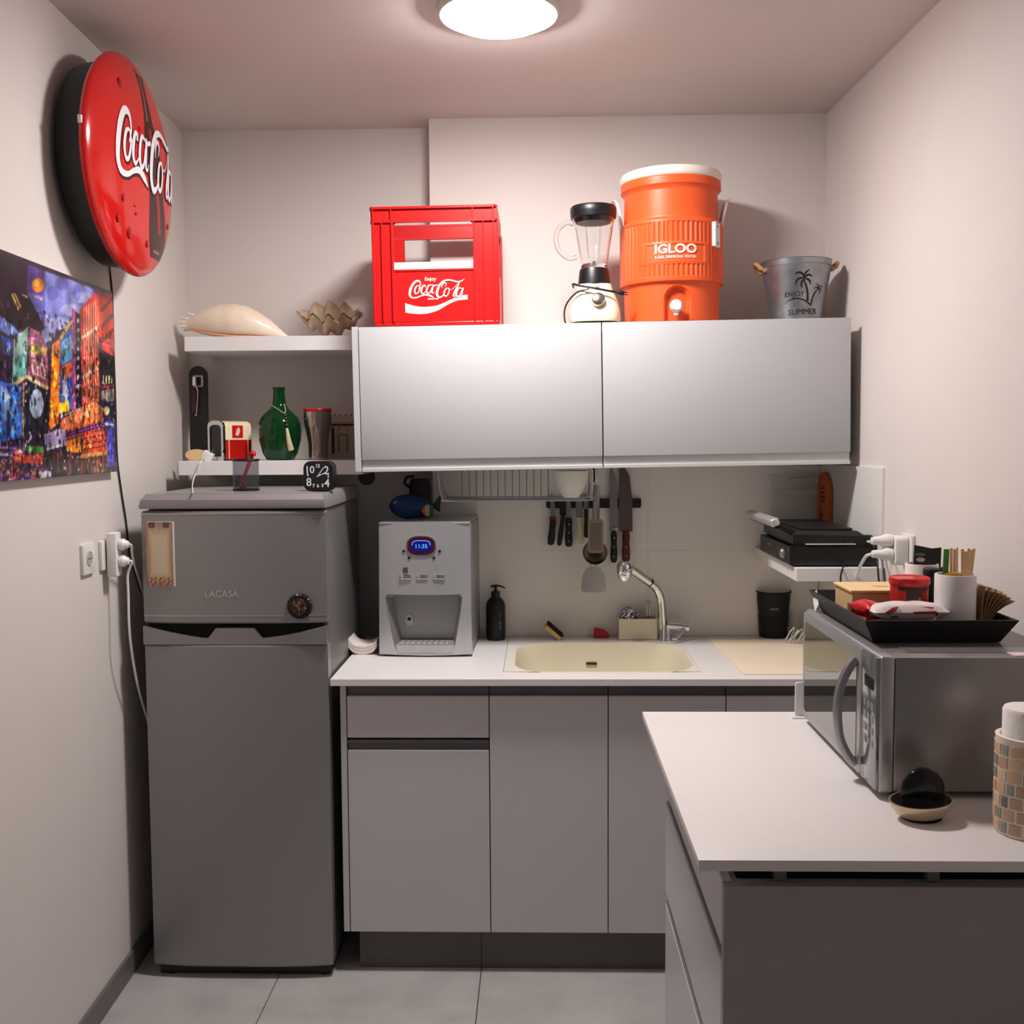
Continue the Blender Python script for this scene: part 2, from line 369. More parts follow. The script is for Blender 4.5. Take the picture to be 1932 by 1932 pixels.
# curved handle lip on top of the lower door: two scooped finger grips
lip = []
def lipz(x):
    a = abs(x)/fw
    if a < .20: return 1.048
    if a < .30: t = (a-.20)/.10; return 1.048-.030*(3*t*t-2*t**3)
    return 1.018+.036*((a-.30)/.70)**1.3
xs = [-fw+2*fw*i/48 for i in range(49)]
poly = [(x, lipz(x)) for x in xs]+[(fw,1.0005),(-fw,1.0005)]
obj('handle_lip', prism(poly, .002, .018, 'y'), M('fridge_lip_grey', (150,147,147), .35, .55), ld, label='scooped grip along the top of the lower door')
obj('door_gap', box(-fw+.010, fw-.010, .022, .051, 1.0005, 1.0615), DGAP, fr)
obj('kick_plate', box(-fw+.012, fw-.012, .030, .58, .004, .030), BLK, fr)
for x in (-fw+.045, fw-.03):
    obj('foot', tf(lathe([(0,0),(.016,0),(.016,.012),(.010,.014),(.010,.031)], 16), (x,.046,0)), BLK, fr)
tl = stand(text('LACASA', .027, ext=0, res=3), (-.035,1.140), -.0012)
obj('lettering', tl, M('silver_letters', (205,203,202), .25, .8), fz, label='raised letters LACASA')
# paper pad and bottle-cap magnet
p0 = PY(302,1046,FY-.001)
def vmesh(fn, nx, nz, w, h, mat_name='printed_colours', rough=.5):
    bm = surf(lambda u,v: ((u-.5)*w, 0, (v-.5)*h), nx+1, nz+1); return bm
def colourize(o, fn):
    me = o.data; ca = me.color_attributes.new('col', 'FLOAT_COLOR', 'POINT'); arr = []
    for v in me.vertices: arr += list(lin(fn(v.co)))
    ca.data.foreach_set('color', arr)
pad = thing('notepad_magnet', 'narrow parchment-look notepad stuck on the freezer door', 'notepad', (p0.x,FY+.0068,p0.z-.093))
obj('pages', box(-.037,.041,-.009,-.0012,0,.187,.0005,1), M('cream_paper_edge', (214,205,200), .8), pad)
fc = obj('printed_sheet', tf(vmesh(None,24,60,.076,.186), (-.001,-.0096,.0935)), M('parchment_print', vcol=True, rough=.7), pad)
rn = random.Random(3)
def parch(c):
    u, v = abs(c.x+.001)/.038, (c.z-.0935)/.093; e = max(u, abs(v)); n = .5+.5*math.sin(c.x*410+math.sin(c.z*190)*2)*math.sin(c.z*230+c.x*90)
    k = max(0, min(1, (e-.55)/.45))*(.55+.45*n)
    a, b2 = (222,202,168), (160,112,84); col = [a[i]+(b2[i]-a[i])*k for i in range(3)]
    if v > .80 and .25 < u < .8: col = [col[i]*.45+(60,28,34)[i]*.55 for i in range(3)]
    if v < -.70 and n > .5: col = [col[i]*.5+(112,52,40)[i]*.5 for i in range(3)]
    return col
colourize(fc, parch)
obj('magnet', box(-.028,.028,-.0015,-.0002,.05,.14), BLKM, pad)
q0 = PY(565,1144,FY-.002)
capm = thing('bottle_cap_magnet', 'round dark crown-cap magnet low on the freezer door', 'magnet', (q0.x,FY+.0035,q0.z-.036))
pr = []
n = 84
crown = lambda r, y: [((r+.0016*math.cos(21*2*PI*i/n)*(1 if r > .03 else 0))*math.cos(2*PI*i/n), y, .036+(r+.0016*math.cos(21*2*PI*i/n)*(1 if r > .03 else 0))*math.sin(2*PI*i/n)) for i in range(n)]
obj('cap', loft([crown(.0365,-.001),crown(.036,-.006),crown(.031,-.011),crown(.024,-.013)]), M('dark_cap_enamel', (34,24,22), .3, .4), capm)
fc = obj('printed_face', tf(lathe([(.0235,0),(.018,.0004),(.012,.0005),(.006,.0005),(0,.0006)], 28), (0,-.0131,.036), (PI/2,0,0)), M('cap_print', vcol=True, rough=.35), capm)
def capc(c):
    a = math.sin(c.x*420+1)*math.sin(c.z*360)
    return (118,56,34) if a > .25 else ((150,140,128) if a < -.72 else (30,20,20))
colourize(fc, capc)
# ---- pen cup with red clip, clock, on the fridge top (z 1.4375)
ZF = 1.4375
cpb = PZ(457,927,ZF)
cup = thing('pen_cup', 'smoky transparent cup with a dark rim on the fridge', 'cup', (cpb.x, 3.22, ZF)); CR = .0375; CUPLOC = Vector((cpb.x,3.22,ZF))
k = 3.22/F; CR = 24.5*k
SMK = M('smoked_acrylic', (196,196,202), .08, trans=.95, ior=1.08)
obj('wall', lathe([(CR,.0),(CR,58*k),(CR-.0018,58*k),(CR-.0018,.004),(0,.004),(0,0),(CR,0)], 32), SMK, cup)
obj('rim', lathe([(CR+.001,56*k),(CR+.002,58*k),(CR+.001,60*k),(CR-.002,60*k),(CR-.002,57*k)], 32), BLK, cup)
obj('base_ring', lathe([(CR+.0005,0.0002),(CR+.001,.006),(CR-.003,.006),(CR-.003,.0002)], 32), BLK, cup)
RED = M('red_plastic', (196,28,24), .35)
tg = thing('red_pincers', 'red plastic pincers standing tilted in the cup', 'pincers', CUPLOC+Vector((-.018,0,.0045)))
obj('arm', tube([(0,0,.004),(.018,-.004,.05),(.041,-.008,.105)], lambda t: .0045+.002*t, 10), RED, tg)
obj('knob', tf(lathe([(0,-.010),(.008,-.007),(.0105,0),(.008,.007),(0,.010)], 16), (.043,-.008,.108)), RED, tg)
obj('jaw', tube([(.004,.002,.012),(.012,-.010,.006),(.020,-.012,.014),(.016,-.006,.030),(.006,0,.034)], .0055, 8, 4), M('dark_red_plastic', (132,26,30), .4), tg)
cb = PZ(612,924,ZF)
ck = thing('alarm_clock', 'small black square alarm clock with white numerals on the fridge', 'clock', (cb.x,3.16,ZF), rotz=-.08); k = 3.16/F; w = 29*k; h = 57*k
obj('case', prism(rrect(-w,w,0,h,.022,6), 0, .045, 'y', .004, 2), BLK, ck)
obj('face', prism(rrect(-w+.006,w-.006,.006,h-.006,.017,6), -.0012, 0, 'y'), M('clock_face_black', (20,20,30), .2), ck)
num = M('white_numerals', (232,232,230), .5)
nb = lambda s, sz, x, z: stand(text(s, sz, off=.0004), (x,z-sz*.35), -.0018)
cz = h/2
obj('numerals', join(nb('10',.030,-w+.021,cz+.020), nb('2',.034,w-.019,cz+.018), nb('8',.034,-w+.018,cz-.017), nb('4',.034,w-.018,cz-.020),
    nb('9',.012,-w+.015,cz+.004), nb('7',.014,-.013,cz-.028), nb('6',.014,.0,cz-.028), nb('5',.014,.014,cz-.027), nb('12',.014,.0,cz+.031), nb('3',.012,w-.014,cz)), num, ck, label='white clock numerals')
obj('hour_hand', tf(box(-.0012,.0012,-.0028,-.0022,-.003,.024), (0,0,cz), (0,1.15,0)), num, ck)
obj('minute_hand', tf(box(-.0012,.0012,-.0034,-.0029,-.003,.030), (0,0,cz), (0,.62,0)), num, ck)
# ================================================================ SCRIPT LOGO (pen strokes x, y, width in one drawing)
def sh(st, dx, dy): return [(x+dx,y+dy,w) for x,y,w in st]
O1 = [(632,962,10),(606,976,18),(588,1018,22),(598,1048,18),(622,1042,16),(642,1005,18),(642,972,14),(630,962,10)]
A1 = [(776,966,12),(750,960,16),(728,985,22),(717,1025,24),(730,1049,18),(755,1036,14),(776,990,12)]
AS = [(792,958,20),(779,1005,22),(774,1042,18),(790,1047,9),(804,1028,4)]
SCRIPT = [[(628,1000,4),(652,960,14),(642,920,22),(605,918,28),(566,957,34),(541,1012,36),(536,1062,32),(560,1090,24),(610,1090,18),(660,1072,18),(710,1062,24),(755,1075,26),(794,1096,3)],
  O1, [(644,980,6),(655,992,6),(664,1000,5)], [(700,982,16),(704,964,14),(684,966,20),(664,1000,24),(660,1035,22),(676,1049,16),(700,1035,8),(720,1012,5)], A1, AS,
  [(798,972,15),(834,962,15)],
  [(1126,904,3),(1092,926,14),(1050,934,20),(1004,922,20),(952,912,20),(900,925,26),(858,965,32),(832,1020,34),(827,1066,32),(848,1093,26),(884,1082,16),(912,1045,6)],
  [(880,995,5),(888,962,12),(912,942,16),(930,955,12),(914,985,4)], sh(O1,314,34), [(962,1012,5),(985,1015,5),(1015,995,5),(1048,958,6),(1066,946,8)],
  [(1066,946,9),(1062,962,16),(1036,1008,22),(1012,1050,24),(1003,1080,20),(1016,1088,12),(1036,1068,5)], sh(A1,316,40), sh(AS,316,40)]
def logo(mapf, flip=True, grow=1.0, only=None):
    b = ribbon([[(x,-y,w*grow) for x,y,w in s] for s in (only or SCRIPT)], 6, .02)
    for v in b.verts: v.co = Vector(mapf(v.co.x, -v.co.y, v.co.z))
    return b
# ================================================================ ROUND WALL SIGN
SY_, SZ_, SR = 2.93, 2.332, .291
SO = .108     # rim plane distance from wall
sg = thing('wall_sign', 'big round red button sign hanging high on the left wall', 'sign', (lw(SY_), SY_, SZ_-SR), rotz=ROTL-.065)
REDG = M('glossy_red_enamel', (196,20,16), .16, noise=(4,.03), coat=.4)
obj('back_housing', tf(lathe([(0,.02),(.235,.02),(.262,.035),(.272,SO-.004),(.275,SO+.010),(0,SO+.010)], 64), (0,0,SR), (PI/2,0,0)), M('housing_black', (7,7,8), .45), sg, label='black back housing')
def dome(r): 
    t = min(1, r/SR); return SO+.006+.022*math.sqrt(max(0,1-t**6))+.018*(1-t*t)
face = obj('face', tf(lathe([(SR-.004,SO-.002),(SR,SO+.006)]+[(SR*a, dome(SR*a)) for a in (.999,.99,.975,.95,.91,.85,.75,.6,.45,.3,.15,0)], 72), (0,0,SR), (PI/2,0,0)), REDG, sg)
def on(x, z, d): return (x, -dome(math.hypot(x,z))-d, SR+z)
LS = .000945
LX_ = .00071
obj('logo_shadow', logo(lambda cx,cy,z: on((cx-530)*LX_-.159, -(cy-1004)*LS+.031, .0010+z*.002), grow=.98), M('logo_shadow_dark', (64,12,14), .3), sg)
obj('logo_script', logo(lambda cx,cy,z: on((cx-530)*LX_-.165, -(cy-1004)*LS+.037, .0020+z*.004), grow=.86), M('logo_white', (226,224,228), .3), sg, label='white script lettering Coca-Cola')
# printed bottle
b0, b1 = Vector((.028,.262)), Vector((.128,-.228))
prof = [(0,.026),(.03,.026),(.06,.020),(.12,.020),(.25,.030),(.36,.050),(.45,.066),(.55,.060),(.66,.056),(.78,.068),(.88,.074),(.95,.070),(1,.060)]
def bpt(t, w): c = b0.lerp(b1,t); return (c.x+w, c.y)
def bottle(wf, t0, t1, x0, x1, d):
    n = 40
    def fn(u, v):
        t = t0+(t1-t0)*v
        for (ta,wa),(tb,wb) in zip(prof, prof[1:]):
            if ta <= t <= tb+1e-9: w = wa+(wb-wa)*(t-ta)/(tb-ta); break
        x, z = bpt(t, w*(x0+(x1-x0)*u)); return on(x, z, d)
    return surf(fn, 8, n)
BR = M('bottle_print_brown', (52,16,14), .25, noise=(20,.3)); BRL = M('bottle_print_highlight', (150,96,92), .3); BRR = M('bottle_print_red', (146,26,22), .25)
obj('bottle_print', bottle(1,.0,1,-1,1,.0005), BR, sg, label='printed dark cola bottle')
for a_ in ((.02,.26,-.5,-.2),(.0,.018,-.9,.9),(.955,.972,-.6,.2)): obj('bottle_highlight', bottle(1,*a_,.0007), BRL, sg)
for a_ in ((.56,.86,-.1,.3),(.30,.42,-.3,.2)): obj('bottle_tint', bottle(1,*a_,.0007), BRR, sg)
dr = tf(lathe([(.011,0),(.010,.0015),(.006,.0028),(0,.0032)], 16), rot=(PI/2,0,0)); DRM = M('droplet_red', (150,18,16), .1)
d0 = None
for x, z, s in ((-.115,.185,1.1),(-.02,.095,.6),(-.13,-.11,.8),(-.15,-.165,.9),(-.055,-.135,.4),(-.062,-.115,.35),(-.085,-.19,1.2),(.03,-.20,.8),(.155,.10,.7),(.20,-.12,.7)):
    if d0 is None: d0 = obj('droplet', dr, DRM, sg, on(x,z,0), (0,0,0)); d0.scale = (s,1,s*1.25)
    else: inst(d0, sg, on(x,z,0), (0,0,0), (s,1,s*1.25))
obj('latch', box(-SR-.002,-SR+.012,-SO-.008,-SO+.002,SR+.035,SR+.055,.002), WHT, sg)
def wl(px, py, off=.004):   # point on left wall in the sign's frame
    return sg.matrix_basis.inverted() @ PL(px, py, off)
bpy.context.view_layer.update()
cordm = M('black_cord', (20,19,20), .5)
obj('cord', tube([wl(205,492,.02),wl(208,515),wl(212,560,.004),wl(214,640),wl(218,760),wl(221,860),wl(228,920),wl(238,985),wl(246,1050),wl(268,1120)], .0028, 6, 5), cordm, sg, label='black power cord running down the wall')
# ================================================================ CITY PICTURE
pw, ph = .78, .507
pic = thing('wall_picture', 'glossy panel print of a neon-lit city street at night', 'picture', (lw(2.63)+.002, 2.63, 1.5035), rotz=ROTL)
obj('panel', box(-pw/2, pw/2, -.020, 0, 0, ph, .0008, 1), M('acrylic_panel_edge', (196,200,206), .2), pic)
GN, GM = 300, 196
A = np.zeros((GM+1, GN+1, 3)); A[:] = (46,28,52)
bpy.context.view_layer.update(); IM = pic.matrix_world.inverted()
def uv(cx, cy):   # from the enlarged crop of the photograph to the print's own grid
    p = IM @ PL(cx/3.864, 450+cy/3.864, .022); return ((p.x+pw/2)/pw*GN, p.z/ph*GM)
GX, GY = np.meshgrid(np.arange(GN+1), np.arange(GM+1))
rng = np.random.default_rng(5)
def paint(poly, col, a=1, jit=0, stripes=None):
    P = [uv(*p) for p in poly]; ins = np.zeros(GX.shape, bool); n = len(P)
    for i in range(n):
        (x0,y0),(x1,y1) = P[i], P[(i+1)%n]
        if y0 == y1: continue
        c = ((y0 > GY) != (y1 > GY)) & (GX < (x1-x0)*(GY-y0)/(y1-y0)+x0); ins ^= c
    c = np.array(col, float)[None,None,:]*np.ones(A.shape)
    if jit: c = c*(1+jit*.45*(rng.random(A.shape[:2])[:,:,None]-.5)*2)
    A[ins] = (A*(1-a)+c*a)[ins]
def line(x0,y0,x1,y1,w,col,a=1):
    dx, dy = x1-x0, y1-y0; L = math.hypot(dx,dy); nx, ny = -dy/L*w/2, dx/L*w/2; paint([(x0+nx,y0+ny),(x1+nx,y1+ny),(x1-nx,y1-ny),(x0-nx,y0-ny)], col, a)
def disc(cx,cy,rx,ry,col,a=1): paint(ell(cx,cy,rx,ry,20), col, a)
paint([(-200,20),(200,190),(190,380),(310,640),(310,760),(-200,760)], (36,24,36), 1, .3)
paint([(200,190),(705,372),(830,412),(560,540),(310,790),(320,640),(200,400)], (96,92,168), 1, .18)
paint([(330,238),(690,370),(560,500),(325,760)], (122,126,196), 1, .22)
for c in ((600,430,70,40),(520,520,80,45),(420,620,90,45),(350,700,50,50)): disc(*c, (178,182,222), .7)
for c in ((450,330,50,50),(380,400,40,60),(560,400,30,60)): disc(*c, (74,70,170), .5)
paint([(200,190),(322,236),(312,420),(195,390)], (84,52,136), 1, .3); disc(275,340,46,52,(228,128,36)); disc(262,325,24,26,(250,180,70))
line(88,405,135,520,12,(216,178,90)); line(105,400,150,500,10,(216,178,90)); line(160,410,205,430,10,(230,170,120)); line(250,420,310,445,10,(230,170,120))
paint([(0,560),(100,640),(160,720),(40,700),(0,660)], (94,110,176), 1, .4)
paint([(15,710),(85,745),(82,860),(20,830)], (36,60,190), 1, .3)
for i in range(3): line(40+14*i,760,38+14*i,845,6,(190,200,240))
paint([(100,735),(205,640),(190,1000),(85,1075)], (146,182,172), 1, .25); paint([(110,880),(190,820),(188,990),(90,1060)], (88,150,140), 1, .3)
paint([(205,640),(290,690),(345,800),(350,1085),(200,1000)], (142,76,104), 1, .25); paint([(225,760),(340,800),(335,850),(225,840)], (170,140,60), 1, .5)
for i in range(4): line(228+30*i,880+14*i,240+30*i,985+14*i,12,(226,190,170)); 
line(225,880,340,935,10,(226,190,170)); line(230,975,345,1030,10,(226,190,170))
paint([(192,1015),(352,1098),(345,1400),(160,1450)], (26,28,44), 1, .3); disc(265,1205,50,108,(160,178,208))
line(88,1080,190,1005,26,(236,188,132)); line(188,1005,352,1095,26,(236,188,132))
paint([(-60,1030),(90,1060),(160,1080),(165,1450),(-60,1500)], (52,98,196), 1, .35); line(170,1050,165,1450,14,(190,140,110)); line(60,1070,60,1460,26,(36,44,80))
disc(40,1210,30,120,(150,180,220),.6); disc(120,1270,30,110,(90,150,230),.6)
paint([(380,775),(438,725),(428,1345),(355,1400)], (236,116,24), 1, .2)
for i in range(7): line(372,850+75*i,424,820+75*i,16,(252,160,40),.7)
paint([(440,735),(525,640),(532,1245),(430,1265)], (58,84,176), 1, .35); paint([(445,760),(520,700),(524,880),(445,920)], (96,176,226), 1, .35)
paint([(445,930),(525,890),(528,1000),(445,1030)], (214,96,64), 1, .4); disc(470,1110,22,110,(220,226,240),.8); paint([(430,1200),(500,1180),(505,1260),(425,1275)], (240,190,40), 1, .2)
line(440,730,525,600,24,(206,170,60),.8)
paint([(522,505),(548,520),(552,1240),(525,1245)], (150,66,120)); paint([(548,530),(585,560),(595,1215),(552,1235)], (20,16,30))
for i in range(9): disc(568,600+68*i,10,16,(210,210,220),.8)
paint([(582,512),(705,378),(720,400),(726,1192),(598,1222)], (188,44,38), 1, .15)
for i in range(7): line(612+17*i,500-10*i,616+16*i,1200,8,(236,176,128),.75)
for y in (690,985): line(595,y+35,715,y-45,26,(236,190,160),.9)
paint([(705,372),(830,412),(832,860),(728,800)], (216,56,42), 1, .15)
for y in (470,590,700): line(735,y+60,825,y-40,24,(96,30,40),.8)
line(720,760,830,790,10,(250,120,90))
paint([(732,890),(826,850),(830,1085),(738,1112)], (22,22,22))
for x in (752,775,796,815): line(x,1000,x-2,1060,9,(214,204,140))
line(742,1085,826,1072,12,(220,40,40)); paint([(735,1112),(830,1085),(830,1190),(740,1180)], (120,116,110), 1, .4)
paint([(440,1330),(500,1290),(690,1192),(762,1255),(752,1325),(440,1410)], (226,104,58), 1, .12)
for i in range(6): disc(515+38*i,1330-16*i,13,28,(250,180,120),.8)
line(440,1300,690,1195,8,(255,190,120)); line(690,1195,765,1255,8,(255,190,120))
for i in range(4): line(430,1425+24*i,735,1335+24*i,12,((216,60,80),(150,70,170),(230,80,90),(180,80,160))[i]); line(735,1335+24*i,760,1350+24*i,12,(150,60,120))
paint([(320,1430),(470,1375),(482,1500),(330,1545)], (182,160,206), 1, .25); line(330,1540,480,1500,14,(240,236,250))
paint([(480,1480),(582,1440),(592,1560),(482,1570)], (240,132,44), 1, .2); paint([(600,1425),(772,1395),(780,1560),(600,1575)], (222,72,40), 1, .3)
for i in range(3): line(600,1460+40*i,775,1430+40*i,8,(60,24,24))
line(580,1590,782,1560,30,(236,160,90)); paint([(580,1605),(784,1575),(784,1705),(580,1715)], (98,52,36), 1, .2)
for i in range(9): line(598+22*i,1620,598+22*i,1700,7,(180,100,60),.7)
paint([(772,1330),(834,1325),(834,1660),(785,1665)], (58,66,184), 1, .3)
line(765,1350,830,1360,16,(210,220,250)); paint([(745,1190),(830,1190),(830,1320),(765,1330)], (24,26,60), 1, .3); disc(776,1255,22,32,(244,226,150))
paint([(-80,1500),(320,1520),(325,1770),(-80,1830)], (60,36,60), 1, .6); paint([(325,1545),(582,1560),(582,1730),(325,1770)], (52,36,44), 1, .5)
for i in range(150):
    x, y = rng.uniform(-60,320), rng.uniform(1530,1760); disc(x,y,rng.uniform(6,18),rng.uniform(6,14),[(216,70,44),(236,140,60),(70,90,200),(150,60,120),(230,200,190),(120,30,40)][rng.integers(6)],.7)
paint([(180,1510),(318,1520),(316,1562),(180,1550)], (64,136,56), 1, .2); paint([(90,1580),(312,1575),(305,1640),(90,1630)], (212,66,40), .8, .3)
paint([(295,1720),(330,1690),(372,1700),(375,1735),(298,1750)], (200,200,214)); line(420,1560,425,1720,12,(150,70,50)); line(510,1560,512,1720,10,(150,70,50))
line(-50,1520,110,1530,14,(150,120,200)); line(-50,1575,90,1580,14,(160,190,230))
for i in range(1500):                       # lit windows, lamps and dark openings of the street
    w_, h_ = rng.integers(1,6), rng.integers(1,9); x_, y_ = rng.integers(0,GN-w_), rng.integers(0,int(GM*.80)-h_)
    f_ = rng.choice([.35,.5,.65,1.3,1.6]); blk = A[y_:y_+h_,x_:x_+w_]
    if blk.mean() > 150 and f_ > 1: continue
    A[y_:y_+h_,x_:x_+w_] = np.clip(blk*f_+(rng.random(3)*26 if f_ > 1 else 0),0,255)
for i in range(220):
    x_, y_ = rng.integers(0,GN-2), rng.integers(0,int(GM*.5)); A[y_:y_+2,x_:x_+2] = [(240,200,120),(250,120,60),(120,170,240),(230,220,220),(220,60,90)][rng.integers(5)]
low = rng.random((GM//12+3,GN//12+3)); yy_, xx_ = np.mgrid[0:GM+1,0:GN+1]/12.0; y0_, x0_ = yy_.astype(int), xx_.astype(int); fy_, fx_ = yy_-y0_, xx_-x0_
sm = low[y0_,x0_]*(1-fy_)*(1-fx_)+low[y0_+1,x0_]*fy_*(1-fx_)+low[y0_,x0_+1]*(1-fy_)*fx_+low[y0_+1,x0_+1]*fy_*fx_
A *= (.62+.72*sm)[:,:,None]
A = np.clip(A,0,255)
B_ = np.pad(A, ((1,1),(1,1),(0,0)), 'edge'); A = .5*A+.125*(B_[:-2,1:-1]+B_[2:,1:-1]+B_[1:-1,:-2]+B_[1:-1,2:])
pbm = surf(lambda u,v: ((u-.5)*pw, -.0203, v*ph), GN+1, GM+1)
pf = obj('print', pbm, M('city_print', vcol=True, rough=.18), pic, label='colourful city print')
ca = pf.data.color_attributes.new('col', 'FLOAT_COLOR', 'POINT'); L = np.clip(A/255,0,1); L = np.where(L <= .04045, L/12.92, ((L+.055)/1.055)**2.4)
ca.data.foreach_set('color', np.concatenate([L, np.ones((*L.shape[:2],1))], 2).reshape(-1))
# ================================================================ LEFT WALL SOCKETS
def lroot(px, py, off=0): return PL(px, py, off)
SOCK = M('white_socket_plastic', (226,222,216), .35)
def socket(label, p, w, h, rz):
    t = thing('wall_socket', label, 'socket', p-Vector((0,0,h/2)), rotz=rz, group='white wall sockets')
    obj('plate', tf(prism(rrect(-w/2,w/2,0,h,.006,4), -.010, 0, 'y', .002, 2)), SOCK, t)
    obj('recess', tf(lathe([(.021,.0105),(.0195,.012),(.018,.0108),(0,.0106)], 24), (0,0,h/2), (PI/2,0,0)), M('socket_recess', (176,172,168), .5), t)
    for dx in (-.007,.007): obj('contact', tf(lathe([(.003,.0112),(0,.0114)], 10), (dx,0,h/2), (PI/2,0,0)), DGAP, t)
    return t
s1 = PL(162,1054); s2 = PL(196,1046)
socket('square white wall socket with nothing plugged in, on the left wall', s1, .084, .084, ROTL)
socket('white wall socket beside the fridge, holding the double adapter', s2, .084, .084, ROTL)
ad = thing('plug_adapter', 'white double plug adapter on the left wall socket', 'adapter', s2-Vector((0,0,.05))+Vector((.0145,0,0)), rotz=ROTL)
obj('body', prism(rrect(-.020,.024,-.012,.112,.005,3), -.027, -.0003, 'y', .003, 2), WHT, ad)
bpy.context.view_layer.update()
def plug(label, z, pts, grp):
    t = thing('power_plug', label, 'plug', ad.matrix_world @ Vector((.006,-.0275,z)), rotz=ROTL, group=grp); bpy.context.view_layer.update(); iv = t.matrix_world.inverted()
    obj('plug_body', tf(lathe([(0,0),(.016,.001),(.017,.012),(.013,.018),(.009,.026),(0,.027)], 20), rot=(PI/2,0,0)), WHT, t)
    L = [Vector((0,-.025,0)), Vector((.004,-.032,-.004))]+[iv @ q for q in pts]
    obj('cord', tube(L, .0034, 8, 6), WHT, t)
plug('white plug in the top of the double adapter, its cord going behind the fridge', .077, [PL(250,1052,.058),PL(258,1080,.045),PL(272,1125,.025)], 'white plugs on the left wall')
plug('white plug in the bottom of the double adapter, its long cord hanging down', .030, [PL(241,1085,.060),PL(242,1120,.060),PL(245,1200,.06),PL(258,1285,.05),PL(280,1365,.04)], 'white plugs on the left wall')
# ================================================================ UPPER SHELF: SHELLS
def PT(px, py, Y): return PY(px, py, Y)
SHELL = M('pale_shell', (236,214,190), .28, noise=(14,.06), c2=(244,228,208)); SHI = M('shell_inner', (226,160,110), .3)
k = 3.66/F; a_ = PT(347,600,3.66); b_ = PT(547,631,3.66); W = b_.x-a_.x
sl_ = thing('seashell', 'large smooth pale volute shell on the upper shelf', 'seashell', ((a_.x+b_.x)/2,3.66,USZ))
tops = [(0,22*k),(.05,36*k),(.12,46*k),(.22,58*k),(.34,65*k),(.48,67*k),(.60,62*k),(.72,50*k),(.83,34*k),(.92,17*k),(.97,8*k),(1,4*k)]
bots = [(0,16*k),(.06,18*k),(.15,12*k),(.3,5*k),(.5,.0),(.7,0),(.9,0),(1,.0005)]
def ip(T, t):
    for (x0,y0),(x1,y1) in zip(T, T[1:]):
        if x0 <= t <= x1: s = (t-x0)/(x1-x0); return y0+(y1-y0)*s
    return T[-1][1]
R = []
for i in range(29):
    t = i/28; zt, zb = ip(tops,t), ip(bots,t); hh = max(.002,(zt-zb)/2); zc = (zt+zb)/2; wd_ = max(.003, hh*1.15)
    R.append([((t-.5)*W, wd_*math.cos(2*PI*j/24)*-1, zc+hh*math.sin(2*PI*j/24)) for j in range(24)])
obj('body_whorl', loft(R), SHELL, sl_, ang=1.2)
for i, (x, z, dx, dz) in enumerate(((.055,38*k,-16*k,6*k),(.035,32*k,-18*k,3*k),(.03,25*k,-15*k,-1*k),(.11,45*k,-15*k,9*k))):
    obj('spine', tube([((x-.5)*W,-.01,z),((x-.5)*W+dx*.6,-.012,z+dz*.3),((x-.5)*W+dx,-.012,z+dz)], lambda t: .005*(1-t)+.0008, 8), SHELL, sl_)
obj('lip', tube([((t-.5)*W, -max(.003,(ip(tops,t)-ip(bots,t))*.4), ip(bots,t)+.004+.002*math.sin(t*PI)) for t in [.08+.05*i for i in range(16)]], .0035, 8), SHI, sl_, label='orange-tinted edge of the opening')
c0_ = PT(627,630,3.66); kk = 3.66/F
CL = M('fluted_clam_shell', (234,218,190), .55, noise=(18,.2), c2=(200,164,134), bump=(90,.4))
cs = thing('clam_shell', 'wavy fluted clam shell on the upper shelf beside the crate', 'seashell', (c0_.x,3.66,USZ))
def valve(u, v, top):
    x = (u-.5)*2; w = max(0, 1-abs(x)**2.6); s_ = math.sin(PI*v**.62); ph = 4.3*2*PI*u+.6
    amp = .0135*(1-.55*v)*(.45+.55*w); fl_ = math.sin(ph)+.25*math.sin(2*ph)
    lip_ = .050+.016*x*x
    z = lip_+.004+.050*w*s_+amp*fl_ if top else lip_-.003-.047*w*s_+amp*fl_
    return (x*61*kk*(1-.30*v*v), -.052+.115*v-.006*math.cos(ph), z)
for top in (True, False):
    bm = surf(lambda u,v: valve(u,v,top), 81, 16); g = bmesh.ops.solidify(bm, geom=bm.faces[:], thickness=.003)
    obj('valve', bm, CL, cs, ang=1.5)
mn = min(min(v.co.z for v in c.data.vertices) for c in cs.children)
for c in cs.children: c.location.z = -mn
# ================================================================ LOWER SHELF
# tall black bottle opener board leaning in the corner
k = 3.70/F; p = PT(376,862,3.70)
op = thing('bottle_opener_board', 'tall black board with a chrome bottle opener standing on the lower shelf', 'bottle opener', (p.x,3.70,LSZ), rot=(-.03,0,.05))
obj('board', prism([(-17*k,0),(17.5*k,0),(17.5*k,160*k)]+[(17.5*k*math.cos(t),(160+18*math.sin(t))*k) for t in [PI*i/12 for i in range(1,12)]]+[(-17*k,160*k)], 0, .012, 'y', .001, 1), BLK, op)
ow = k
obj('opener', join(plate_hole(rrect(-9*ow,11*ow,138*ow,160*ow,.006,4), rrect(0*ow,7*ow,141*ow,157*ow,.003,3), -.007, -.0005, 'y')), M('dull_metal', (160,150,142), .35, .8), op)
obj('opener_lever', tube([(-2*ow,-.014,157*ow),(-1*ow,-.018,140*ow),(1*ow,-.010,128*ow),(-1*ow,-.010,100*ow),(-2.5*ow,-.009,86*ow),(-5*ow,-.008,85*ow)], .0022, 8, 5), CHR, op, label='chrome lever')
obj('opener_tooth', box(-8*ow,0,-.020,-.008,140*ow,157*ow,.002), CHR, op)
obj('catch_strip', box(-12*ow,-4*ow,-.003,-.0002,90*ow,138*ow), M('dark_print', (58,28,24), .4), op)
